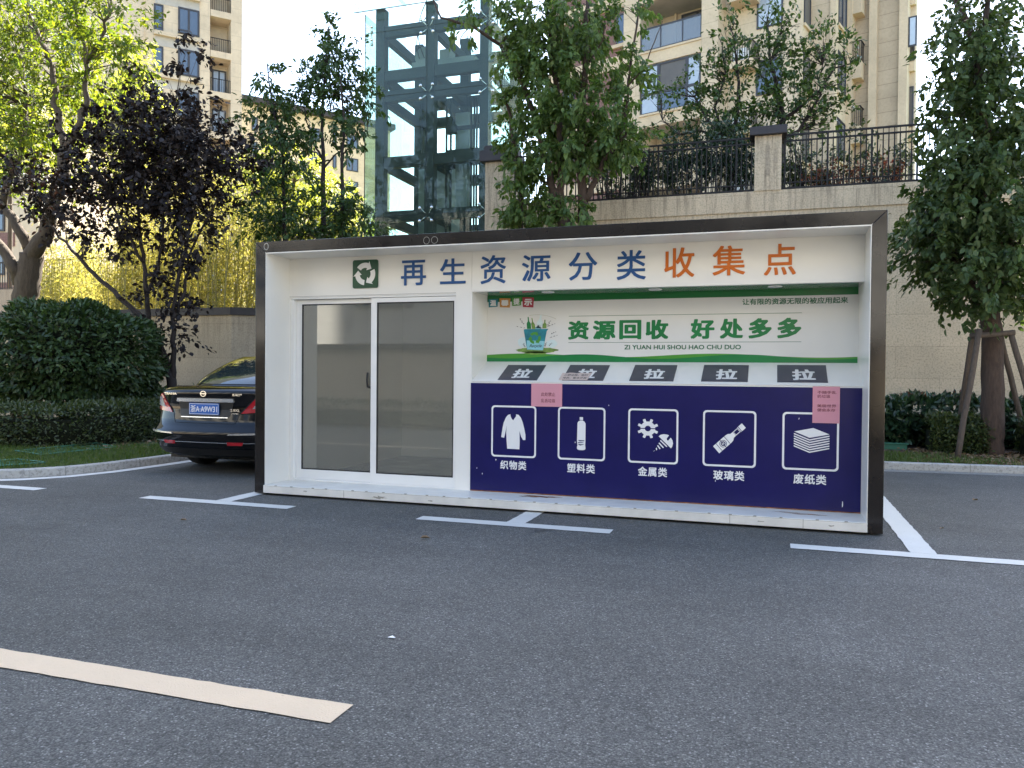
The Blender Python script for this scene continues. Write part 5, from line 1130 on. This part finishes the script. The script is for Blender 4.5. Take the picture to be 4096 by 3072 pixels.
young('green tree with a pale straight trunk, rightmost against the glass lift', [([root(1372, Y), pt(1370, 850, Y), pt(1368, 650, Y), pt(1375, 450, Y), pt(1360, 300, Y)], 0.06, 0.014, 0.008), ([pt(1370, 620, Y), pt(1420, 560, Y), pt(1470, 520, Y)], 0.02, 0.007, 0.01)],
      [pxblob(1420, 520, Y, 75, 60, 0.4, 20), pxblob(1340, 540, Y, 75, 50, 0.4, 16), pxblob(1470, 390, Y, 45, 50, 0.35, 12), pxblob(1350, 780, Y, 75, 60, 0.5, 20), pxblob(1290, 880, Y, 150, 55, 0.6, 44), pxblob(1440, 900, Y, 90, 50, 0.5, 26), pxblob(1400, 840, Y, 70, 50, 0.5, 16)], 3)
# big camphor in front of the retaining wall
Y = 8.2
tree('camphor_tree', 'large many stemmed green camphor tree rising behind the kiosk, in front of the railing', (pt(2250, 900, Y)[0], Y, 0.1), 'tree', [
    ([(pt(2270, 900, Y)[0], Y, 0.1), pt(2262, 890, Y), pt(2235, 820, Y), pt(2215, 760, Y)], 0.17, 0.12, 0.01),
    ([pt(2235, 830, Y), pt(2200, 720, Y), pt(2190, 660, Y), pt(2150, 520, Y), pt(2100, 350, Y), pt(2000, 180, Y), pt(1900, 110, Y-0.5), pt(1760, 70, Y-1.0), pt(1720, -40, Y-1)], 0.085, 0.014, 0.012),
    ([pt(2240, 820, Y), pt(2245, 700, Y), pt(2240, 480, Y), pt(2215, 250, Y), pt(2190, 60, Y), pt(2180, -80, Y)], 0.085, 0.03, 0.012),
    ([(pt(2330, 900, Y)[0], Y, 0.1), pt(2330, 800, Y), pt(2325, 640, Y), pt(2330, 420, Y), pt(2340, 240, Y), pt(2345, 60, Y), pt(2355, -80, Y)], 0.12, 0.03, 0.012),
    ([pt(2345, 800, Y), pt(2390, 700, Y), pt(2420, 640, Y), pt(2480, 570, Y), pt(2520, 520, Y)], 0.07, 0.02, 0.012),
    ([pt(2420, 640, Y), pt(2500, 480, Y), pt(2515, 330, Y), pt(2545, 100, Y), pt(2560, -40, Y)], 0.04, 0.014, 0.012),
    ([pt(2515, 340, Y), pt(2580, 270, Y), pt(2620, 160, Y), pt(2650, 85, Y)], 0.018, 0.006, 0.008),
    ([pt(2330, 300, Y), pt(2410, 160, Y), pt(2440, 0, Y), pt(2450, -80, Y)], 0.02, 0.007, 0.01),
    ([(pt(2080, 900, Y)[0], Y, 0.1), pt(2085, 780, Y), pt(2060, 600, Y), pt(2030, 420, Y), pt(1990, 300, Y)], 0.06, 0.02, 0.012)],
    [pxblob(2085, 120, Y, 60, 100, 0.7, 36), pxblob(2140, 90, Y, 110, 100, 0.8, 55), pxblob(2270, 60, Y, 120, 90, 0.9, 60), pxblob(2370, 80, Y, 80, 100, 0.7, 44), pxblob(2085, 290, Y, 65, 80, 0.7, 40), pxblob(2180, 220, Y, 110, 80, 0.9, 55), pxblob(2300, 230, Y, 110, 90, 0.9, 60),
     pxblob(2210, 360, Y, 110, 70, 0.8, 50), pxblob(2060, 440, Y, 55, 90, 0.5, 30), pxblob(2130, 480, Y, 60, 60, 0.5, 14), pxblob(2260, 480, Y, 110, 80, 0.8, 56), pxblob(2360, 420, Y, 110, 80, 0.8, 52), pxblob(2440, 520, Y, 120, 90, 0.8, 66), pxblob(2280, 620, Y, 110, 90, 0.7, 56), pxblob(2075, 600, Y, 55, 90, 0.5, 26),
     pxblob(2170, 610, Y, 90, 60, 0.6, 30), pxblob(2110, 780, Y, 70, 100, 0.6, 46), pxblob(2150, 860, Y, 110, 60, 0.7, 48), pxblob(2290, 840, Y, 90, 70, 0.6, 30), pxblob(2090, 700, Y, 45, 60, 0.4, 18), pxblob(2520, 540, Y, 70, 60, 0.5, 26),
     pxblob(2510, 240, Y, 55, 60, 0.4, 18), pxblob(2520, 350, Y, 60, 50, 0.4, 16), pxblob(2550, 30, Y, 80, 40, 0.5, 16), pxblob(1830, 110, Y-0.8, 60, 40, 0.3, 7), pxblob(1930, 30, Y-0.5, 90, 50, 0.5, 18), pxblob(2380, 560, Y, 80, 70, 0.6, 30)],
    M['lf_camphor'], M['bark_camphor'], per=26, L=0.13, wr=0.50, droop=0.8, spread=0.15, shell=0.3, twf=0.7, tr=0.009, dens=0.72)
# staked camphor, right
Y = 6.9
tx = pt(3972, 1600, Y)[0]
tree('staked_tree', 'dense dark green tree propped by wooden stakes at the right edge', (tx, Y, 0.08), 'tree', [
    ([(tx-0.02, Y, 0.0), pt(3970, 1740, Y), pt(3972, 1500, Y), pt(3970, 1330, Y), pt(3960, 1240, Y), pt(3990, 1050, Y)], 0.185, 0.125, 0.006),
    ([pt(3990, 1060, Y), pt(3950, 820, Y), pt(3945, 600, Y), pt(3915, 380, Y), pt(3900, 180, Y), pt(3840, 30, Y), pt(3800, -60, Y)], 0.12, 0.035, 0.012),
    ([pt(3912, 340, Y), pt(3935, 180, Y), pt(3950, 30, Y), pt(3955, -90, Y)], 0.06, 0.03, 0.01),
    ([pt(3990, 1080, Y), pt(4060, 900, Y), pt(4110, 700, Y), pt(4140, 500, Y)], 0.07, 0.02, 0.012), ([pt(3965, 1230, Y), pt(3850, 1080, Y), pt(3740, 960, Y)], 0.05, 0.012, 0.012), ([pt(3970, 1130, Y), pt(4100, 1020, Y-0.3), pt(4180, 900, Y-0.4)], 0.05, 0.012, 0.012)],
    [pxblob(3900, 30, Y, 130, 70, 0.8, 38), pxblob(3840, 150, Y, 90, 60, 0.6, 26), pxblob(3960, 170, Y, 130, 80, 0.8, 44), pxblob(3870, 290, Y, 130, 80, 0.9, 62), pxblob(4010, 320, Y, 120, 90, 0.9, 56), pxblob(3850, 430, Y, 110, 80, 0.8, 52), pxblob(3980, 470, Y, 140, 90, 1.0, 76), pxblob(4090, 480, Y, 80, 130, 0.8, 30),
     pxblob(3850, 580, Y, 130, 80, 0.9, 66), pxblob(4000, 620, Y, 150, 90, 1.1, 88), pxblob(3830, 720, Y, 150, 80, 1.0, 84), pxblob(4000, 790, Y, 160, 90, 1.2, 104), pxblob(3800, 860, Y, 150, 80, 1.0, 86), pxblob(3960, 930, Y, 190, 90, 1.3, 120), pxblob(4120, 850, Y, 100, 150, 1.0, 60), pxblob(3720, 960, Y, 120, 60, 0.8, 52),
     pxblob(3830, 1050, Y, 170, 70, 1.1, 92), pxblob(4000, 1090, Y, 160, 80, 1.2, 92), pxblob(3900, 1180, Y, 150, 60, 1.0, 56), pxblob(4080, 1170, Y, 110, 70, 0.9, 44), pxblob(3730, 800, Y, 70, 60, 0.6, 18), pxblob(3680, 700, Y, 50, 60, 0.5, 10), pxblob(3770, 500, Y, 40, 60, 0.4, 8)],
    M['lf_right'], M['bark_camphor'], per=26, L=0.12, wr=0.52, droop=0.6, spread=0.15, shell=0.25, twf=0.6, tr=0.008, dens=0.62)
# stakes: three poles and a cross bar lashed round the trunk
sp_ = thing('tree_stake', 'brown wooden tripod stakes with cross bar around the right tree trunk', 'tree stakes', (tx, Y-0.3, 0.08))
zx = pt(3840, 1335, Y-0.6)[2]
def pole(p, q, r0=0.042): MB().tube(wobble([p, q], 6, 0.006), r0, 9).build('pole', M['pole_wood'], sp_, smooth=True)
g1 = gnd(3826, 1838, 0.085); pole((g1[0], g1[1], 0.0), pt(3917, 1318, Y-0.55))
g2 = gnd(3818, 1690, 0.085); pole((pt(3815, 1665, Y+0.5)[0], Y+0.5, 0.0), pt(3893, 1320, Y-0.30))
pole((pt(4100, 1700, Y+0.3)[0]+0.1, Y+0.4, 0.0), pt(4000, 1330, Y+0.35)); pole((pt(4190, 1800, Y-0.5)[0], Y-0.6, 0.0), pt(4040, 1322, Y-0.33))
MB().tube(wobble([pt(3880, 1345, Y-0.42), pt(4060, 1330, Y-0.36)], 5, 0.004), 0.04, 8).build('cross_bar', M['pole_wood'], sp_, smooth=True)
# citrus trees on the terrace
def citrus(label, px, y, stems, blobs, fruits, g='citrus trees behind the railing'):
    t = tree('citrus_tree', label, (pt(px, 760, y)[0], y, 4.92), 'tree', stems, blobs, M['lf_citrus'], M['bark_dark'], per=15, L=0.115, wr=0.5, droop=-0.25, spread=0.15, shell=0.15, twf=0.95, group=g, jitter=0.6, tr=0.012, dens=0.75)
    for fx, fy in fruits:
        c = pt(fx, fy, y-0.35); b = MB(); b.lathe([(0.0, -0.05), (0.03, -0.043), (0.048, -0.02), (0.05, 0.0), (0.046, 0.022), (0.028, 0.044), (0.0, 0.05)], c, 'z', 12); b.build('fruit', M['fruit'], t, smooth=True)
Y = 12.6
citrus('loose citrus tree with round green fruit left of the dark capped pier', 2905, Y, [([pt(2925, 800, Y), pt(2915, 640, Y), pt(2890, 560, Y), pt(2830, 480, Y), pt(2780, 390, Y)], 0.09, 0.02, 0.015), ([pt(2915, 600, Y), pt(2950, 470, Y), pt(2955, 330, Y), pt(2940, 200, Y), pt(2925, 120, Y)], 0.06, 0.014, 0.015),
     ([pt(2890, 560, Y), pt(2860, 430, Y), pt(2900, 300, Y), pt(2890, 180, Y)], 0.04, 0.012, 0.015), ([pt(2890, 560, Y), pt(2800, 520, Y-0.2), pt(2720, 540, Y-0.3), pt(2650, 480, Y-0.4)], 0.045, 0.010, 0.015)],
     [pxblob(2920, 140, Y, 60, 90, 0.5, 24), pxblob(2930, 280, Y, 90, 90, 0.6, 40), pxblob(2820, 300, Y, 70, 60, 0.5, 24), pxblob(2800, 400, Y, 90, 60, 0.6, 28), pxblob(2700, 370, Y, 90, 40, 0.5, 24), pxblob(2920, 430, Y, 90, 70, 0.6, 34), pxblob(2880, 520, Y, 110, 60, 0.7, 40), pxblob(2720, 530, Y, 80, 40, 0.5, 14), pxblob(2960, 540, Y, 70, 50, 0.5, 24), pxblob(2650, 500, Y, 50, 50, 0.4, 8)],
     [(2926, 199), (2890, 155), (2700, 333), (2704, 385), (2813, 345), (2862, 395), (2930, 395), (3058, 449)])
citrus('bushy citrus tree with dark limbs right behind the dark capped pier', 3110, Y+0.2, [([pt(3120, 800, Y), pt(3125, 620, Y), pt(3135, 470, Y), pt(3110, 360, Y), pt(3080, 240, Y), pt(3070, 100, Y)], 0.11, 0.016, 0.015), ([pt(3135, 480, Y), pt(3200, 430, Y), pt(3290, 350, Y), pt(3340, 270, Y), pt(3420, 250, Y)], 0.05, 0.012, 0.02),
     ([pt(3125, 560, Y), pt(3200, 520, Y), pt(3280, 380, Y), pt(3290, 260, Y)], 0.06, 0.012, 0.02), ([pt(3110, 380, Y), pt(3040, 300, Y), pt(3030, 200, Y)], 0.03, 0.010, 0.015), ([pt(3080, 250, Y), pt(3110, 150, Y), pt(3150, 80, Y)], 0.02, 0.006, 0.01)],
     [pxblob(3060, 80, Y, 60, 80, 0.5, 16), pxblob(3150, 110, Y, 70, 60, 0.5, 18), pxblob(3090, 220, Y, 90, 80, 0.6, 40), pxblob(3220, 170, Y, 90, 60, 0.6, 28), pxblob(3140, 330, Y, 120, 70, 0.8, 56), pxblob(3290, 210, Y, 90, 60, 0.6, 26), pxblob(3390, 210, Y, 60, 60, 0.4, 14), pxblob(3280, 330, Y, 90, 60, 0.7, 34), pxblob(3120, 440, Y, 120, 70, 0.8, 54), pxblob(3260, 440, Y, 100, 60, 0.7, 36), pxblob(3350, 380, Y, 60, 80, 0.5, 16), pxblob(3330, 470, Y, 70, 60, 0.5, 20), pxblob(3070, 530, Y, 80, 60, 0.6, 24)],
     [(3152, 258), (3379, 395), (3368, 406), (3270, 185), (3040, 420)])
# shrubs on the terrace behind the railing
def shrub(name, label, blobs, m, per=30, L=0.08, wr=0.5, cat='shrub', spread=0.13, droop=0.1, shell=0.45, group=None, tips=None, base=None):
    c = np.mean([b_[0] for b_ in blobs], axis=0); z0 = base if base is not None else 0.085
    t = thing(name, label, cat, (c[0], c[1], z0), group=group); V, C = clump_leaves(blobs, per, L, wr, droop, spread, shell)
    sb = MB()
    for q in C[::max(1, len(C)//60)]: sb.tube([(q[0]*0.75+c[0]*0.25, q[1]*0.75+c[1]*0.25, z0), (q[0], q[1], q[2])], [0.014, 0.005], 5)
    sb.build('stem', M['bark_dark'], t); leaf_object('foliage', V, m, t)
    if tips is not None: leaf_object('new_growth', tips, M['lf_redtip'], t)
    return t
Y = 11.3
shrub('terrace_shrub', 'dark leafy shrub behind the railing left of the dark capped pier', [pxblob(2620, 690, Y, 90, 60, 0.5, 60), pxblob(2760, 640, Y, 110, 90, 0.6, 110), pxblob(2900, 620, Y, 90, 110, 0.6, 110), pxblob(2980, 660, Y, 60, 70, 0.4, 40)], M['lf_photinia'], 30, 0.085, base=4.92, group='shrubs on the terrace behind the railing')
shrub('terrace_shrub', 'grey green shrub behind the railing beside the leafy camphor tree', [pxblob(2470, 720, Y, 100, 60, 0.5, 50), pxblob(2560, 650, Y, 50, 70, 0.4, 34)], M['lf_hedge'], 26, 0.085, base=4.92, group='shrubs on the terrace behind the railing')
shrub('terrace_shrub', 'sparse green shrub behind the railing right of the dark capped pier', [pxblob(3170, 640, Y, 60, 80, 0.4, 46), pxblob(3250, 690, Y, 90, 50, 0.5, 44), pxblob(3420, 620, Y, 50, 80, 0.4, 18), pxblob(3540, 640, Y, 90, 80, 0.5, 36)], M['lf_hedge'], 22, 0.09, base=4.92, group='shrubs on the terrace behind the railing')
shrub('nandina', 'reddish low shrub behind the railing right of the dark capped pier', [pxblob(3330, 710, Y-0.3, 90, 34, 0.3, 44), pxblob(3540, 690, Y-0.3, 70, 26, 0.3, 26)], M['lf_nandina'], 26, 0.06, base=4.92)
# bamboo grove behind the low wall
bgx = []; cul = MB(); n_c = 300
P0 = []
for i in range(n_c):
    px = random.uniform(180, 1120); y = random.uniform(9.0, 10.4) if px > 420 else random.uniform(10, 12.0); x = at(px, 1200, y)[0]
    if px > 900 and y < 9.8: y += 1.6; x = at(px, 1200, y)[0]
    h = random.uniform(2.6, 5.2)*(0.72 if px < 480 else 1.0)*(0.85 if px > 1000 else 1); lx_, ly_ = random.gauss(0, 0.25), random.gauss(0, 0.25)
    base = np.array([x, y, 1.6]); top = base+np.array([lx_, ly_, h]); P0.append((base, top))
    cul.tube([base, (base+top)/2+np.array([lx_*0.1, 0, 0]), top], [0.014, 0.012, 0.004], 5, cap=False)
pts = []
for base, top in P0:
    k = 170; f = 0.16+0.84*RNG.random(k)**0.8; pts.append(base+(top-base)*f[:, None]+RNG.normal(size=(k, 3))*np.array([0.22, 0.22, 0.16]))
P_ = np.concatenate(pts); D_ = RNG.normal(size=P_.shape); D_[:, 2] -= 0.7
bm = thing('bamboo_grove', 'sunlit yellow green bamboo grove behind the low wall', 'bamboo', (-8, 10.5, 1.6)); bm['kind'] = 'stuff'
cul.build('culms', M['culm'], bm)['kind'] = 'stuff'; leaf_object('foliage', leaf_arrays(P_, D_, 0.07+0.09*RNG.random(len(P_)), 0.20, 0.2), M['lf_bamboo'], bm)['kind'] = 'stuff'
# lime coloured trees farther back
def lime(label, px, y, stems, blobs):
    tree('lime_leaved_tree', label, (pt(px, 1000, y)[0], y, 1.6), 'tree', stems, blobs, M['lf_back'], M['bark_grey'], per=26, L=0.15, wr=0.5, droop=0.3, spread=0.3, shell=0.3, twf=0.5, group='lime green trees beyond the bamboo')
Y = 14.5
lime('sunlit lime green tree above the plum tree', 500, Y, [([(pt(500, 1000, Y)[0], Y, 1.6), pt(500, 700, Y), pt(490, 420, Y), pt(480, 260, Y)], 0.12, 0.03, 0.02)], [pxblob(490, 270, Y, 80, 60, 0.9, 32), pxblob(500, 380, Y, 110, 80, 1.1, 56), pxblob(420, 480, Y, 110, 80, 1.1, 46), pxblob(580, 480, Y, 80, 90, 0.9, 34), pxblob(330, 600, Y, 110, 90, 1.0, 40), pxblob(500, 640, Y, 200, 90, 1.2, 70)])
Y = 16.0
lime('lime green tree low between the young trees', 1180, Y, [([(pt(1170, 1000, Y)[0], Y, 1.6), pt(1170, 800, Y), pt(1180, 650, Y)], 0.12, 0.03, 0.02)], [pxblob(1180, 700, Y, 130, 70, 1.2, 60), pxblob(1090, 800, Y, 140, 90, 1.2, 70), pxblob(1280, 800, Y, 140, 90, 1.2, 70), pxblob(1410, 870, Y, 110, 80, 1.0, 46), pxblob(1010, 700, Y, 90, 60, 0.9, 34), pxblob(1180, 910, Y, 220, 70, 1.2, 90), pxblob(960, 830, Y, 90, 80, 1.0, 40)])
Y = 15.5
lime('lime green tree behind the forked trunk at the far left', 40, Y, [([(pt(40, 1000, Y)[0], Y, 1.6), pt(40, 700, Y), pt(60, 480, Y)], 0.12, 0.03, 0.02)], [pxblob(60, 430, Y, 170, 110, 1.3, 70), pxblob(200, 560, Y, 120, 100, 1.1, 46), pxblob(-40, 560, Y, 130, 110, 1.2, 50)])
# round glossy bush, left
Y = 4.3
bc = pt(300, 1430, Y); sc_ = scale_at(300, Y)
n = 17000
d = unit(RNG.normal(size=(n, 3))); d[:, 2] = np.abs(d[:, 2])*1.75-0.85; d = unit(d)
rr = np.array([325*sc_, 1.5, 232*sc_]); lump = 1+0.05*np.sin(d[:, 0]*9+d[:, 1]*5)+0.05*np.sin(d[:, 2]*11+d[:, 0]*4)
q = (0.80+0.22*RNG.random(n)**0.7)*lump; keep = RNG.random(n) > 0.0
C0 = np.array([bc[0], Y, pt(300, 1440, Y)[2]])
P_ = (C0+d*q[:, None]*rr)[keep]; D_ = d[keep]*0.9+RNG.normal(size=P_.shape)*0.55; D_[:, 2] -= 0.15
bt = thing('round_bush', 'big rounded glossy dark green bush in front of the low wall', 'bush', (bc[0], Y, 0.085))
leaf_object('foliage', leaf_arrays(P_, D_, 0.085+0.06*RNG.random(len(P_)), 0.42, 0.25, d[keep]+np.array([0, 0, 0.8])), M['lf_bush'], bt)
sb = MB()
for i in range(46):
    a = RNG.normal(size=3); a[2] = abs(a[2])+0.2; a = unit(a); e = C0+a*rr*random.uniform(0.75, 0.97); s0 = np.array([bc[0]+random.gauss(0, 0.15), Y+random.gauss(0, 0.12), 0.05])
    sb.tube(wobble([s0, (s0+e)/2+np.array([0, 0, -0.12]), e], 3, 0.02), 0.012, 5)
sb.build('stem', M['bark_dark'], bt)
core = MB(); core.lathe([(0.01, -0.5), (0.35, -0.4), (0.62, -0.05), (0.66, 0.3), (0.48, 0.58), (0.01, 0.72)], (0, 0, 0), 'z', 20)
core.v = [tuple(C0+np.array(v_)*rr) for v_ in core.v]; core.build('dark_core', M['inner'], bt, smooth=True)  # solid filler body, coloured as the shade between the leaves
# clipped hedges
def hedge(name, label, path, wd, h, m, n, L=0.05, wr=0.45, group=None, tips=0, core=True, bumpy=0.05):
    path = [np.array(p, float) for p in path]
    for _ in range(4 if len(path) > 2 else 0): path = [path[0]]+[q_ for a_, b_ in zip(path[:-1], path[1:]) for q_ in (a_*0.75+b_*0.25, a_*0.25+b_*0.75)]+[path[-1]]
    seg = [np.linalg.norm(b_-a) for a, b_ in zip(path[:-1], path[1:])]; tot = sum(seg); cum = np.cumsum([0]+seg)
    mid = np.mean(path, axis=0); t = thing(name, label, 'hedge', (mid[0], mid[1], 0.085), group=group)
    s = RNG.random(n)*tot; k = np.clip(np.searchsorted(cum, s)-1, 0, len(seg)-1); f = (s-cum[k])/np.array(seg)[k]
    A = np.array(path); base = A[k]*(1-f[:, None])+A[k+1]*f[:, None]; tg = unit(A[k+1]-A[k]); nr = np.stack([-tg[:, 1], tg[:, 0]], 1)
    hh_ = h*(1+bumpy*np.sin(s*2.9)+bumpy*np.sin(s*7.3+1)); per_ = RNG.random(n)*(2*h+wd)
    lft, top = per_ < h, (per_ >= h) & (per_ < h+wd)
    ox = np.where(lft, wd/2, np.where(top, wd/2-(per_-h), -wd/2)); oz = np.where(lft, per_/h, np.where(top, 1.0, (2*h+wd-per_)/h))
    kx = 1-0.18*np.clip(oz-0.75, 0, 1)/0.25; ox = ox*kx; oz = oz*(1-0.10*(np.abs(ox)/(wd/2))**4)
    cx_, cz_ = np.where(top, 0.0, np.sign(ox)), np.where(top, 1.0, 0.25)
    q = 0.88+0.17*RNG.random(n)
    P = np.stack([base[:, 0]+nr[:, 0]*ox*q, base[:, 1]+nr[:, 1]*ox*q, 0.10+oz*hh_*q], 1)+RNG.normal(size=(n, 3))*0.025
    out = np.stack([nr[:, 0]*cx_, nr[:, 1]*cx_, cz_+0.2], 1); D = out*0.8+RNG.normal(size=(n, 3))*0.6
    leaf_object('foliage', leaf_arrays(P, D, L*(0.7+0.7*RNG.random(n)), wr, 0.25, out+np.array([0, 0, 0.6])), m, t)
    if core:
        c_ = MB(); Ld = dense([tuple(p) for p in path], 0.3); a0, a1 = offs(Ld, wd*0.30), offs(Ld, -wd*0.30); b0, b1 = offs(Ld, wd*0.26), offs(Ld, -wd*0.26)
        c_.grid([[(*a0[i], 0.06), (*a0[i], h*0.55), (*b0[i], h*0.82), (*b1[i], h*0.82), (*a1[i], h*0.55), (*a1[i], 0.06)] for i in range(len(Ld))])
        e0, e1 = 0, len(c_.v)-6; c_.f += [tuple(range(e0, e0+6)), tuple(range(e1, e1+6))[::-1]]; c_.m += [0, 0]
        c_.build('dark_core', M['inner'], t)  # solid hedge filler, its dark colour stands for inner shade
    if tips:
        i = np.argsort(-P[:, 2]+RNG.random(n)*0.1)[:tips]; leaf_object('new_growth', leaf_arrays(P[i]+np.array([0, 0, 0.02]), np.tile([0, 0, 1.0], (tips, 1))+RNG.normal(size=(tips, 3))*0.45, 0.06+0.05*RNG.random(tips), 0.45, 0.3), M['lf_redtip'], t)
    return t
hedge('clipped_hedge', 'low clipped dark hedge in front of the round bush', [(-9.5, 2.35), (-5.6, 2.30), (-5.15, 2.9), (-5.35, 4.2), (-5.6, 5.2)], 1.0, 0.58, M['lf_hedge'], 22000, 0.055)
hedge('clipped_hedge', 'taller dark hedge strip along the low wall beside the plum tree', [(-9.0, 6.9), (-3.4, 6.9)], 0.9, 0.72, M['lf_bush'], 8000, 0.09)
hedge('photinia_hedge', 'glossy hedge with reddish tips along the retaining wall at right', [(3.0, 8.35), (13.5, 8.6)], 1.15, 0.74, M['lf_photinia'], 15000, 0.12, tips=420)
hedge('boxwood_hedge', 'low fine leaved shrub mass left of the staked trunk', [(7.45, 7.25), (8.25, 7.2)], 0.95, 0.50, M['lf_box'], 7000, 0.05, group='low box shrubs around the staked tree')
hedge('boxwood_hedge', 'low fine leaved shrub mass right of the staked trunk', [(8.72, 6.75), (10.6, 6.95)], 0.95, 0.48, M['lf_box'], 9000, 0.055, group='low box shrubs around the staked tree')
hedge('lane_hedge', 'low dark hedge across the lane, mirrored in the kiosk door glass', [(-12, -8.6), (16, -8.6)], 0.9, 0.45, M['lf_hedge'], 9000, 0.09)
hedge('boxwood_hedge', 'dark low shrub end beside the green box near the kiosk', [(6.1, 7.9), (7.2, 7.75)], 0.7, 0.66, M['lf_photinia'], 3500, 0.11, group='low box shrubs around the staked tree')
# green plastic box and turf grids
p0, p1 = gnd(3546, 1797, 0.085), gnd(3622, 1796, 0.085)
t = thing('valve_box', 'green plastic irrigation box in the grass right of the kiosk', 'box', ((p0[0]+p1[0])/2, p0[1]+0.12, 0.085))
MB().box(p0[0]-0.12, p1[0], p0[1], p0[1]+0.26, 0.05, 0.17).build('body', M['green_plastic'], t, bevel=0.012); MB().box(p0[0]-0.14, p1[0]+0.02, p0[1]-0.02, p0[1]+0.28, 0.17, 0.19).build('lid', M['green_plastic'], t, bevel=0.006)
def matgrid(label, pxs):
    q = [gnd(a, b_, 0.11) for a, b_ in pxs]; t = thing('turf_grid', label, 'drain cover', np.mean(q, axis=0)*np.array([1, 1, 0])+np.array([0, 0, 0.1]), group='green plastic drain covers in the left turf')
    b = MB(); m_ = MB()
    for i in range(4): a, c = q[i], q[(i+1) % 4]; b.tube([np.array([a[0], a[1], 0.125]), np.array([c[0], c[1], 0.118])], 0.010, 4)
    for i in range(1, 7):
        f = i/7; a, c = q[0]*(1-f)+q[1]*f, q[3]*(1-f)+q[2]*f; m_.tube([np.array([a[0], a[1], 0.118]), np.array([c[0], c[1], 0.105])], 0.004, 4)
        a, c = q[0]*(1-f)+q[3]*f, q[1]*(1-f)+q[2]*f; m_.tube([np.array([a[0], a[1], 0.118]), np.array([c[0], c[1], 0.105])], 0.004, 4)
    b.build('rim', M['green_plastic'], t); m_.build('grille', M['green_plastic'], t)
matgrid('green plastic drain cover in the turf nearest the left kerb', [(0, 1868), (180, 1853), (75, 1840), (-60, 1850)])
matgrid('green plastic drain cover in the turf at the foot of the hedge', [(170, 1822), (462, 1790), (390, 1775), (60, 1806)])
bpy.data.objects.remove(_fo); bpy.data.curves.remove(_fc)
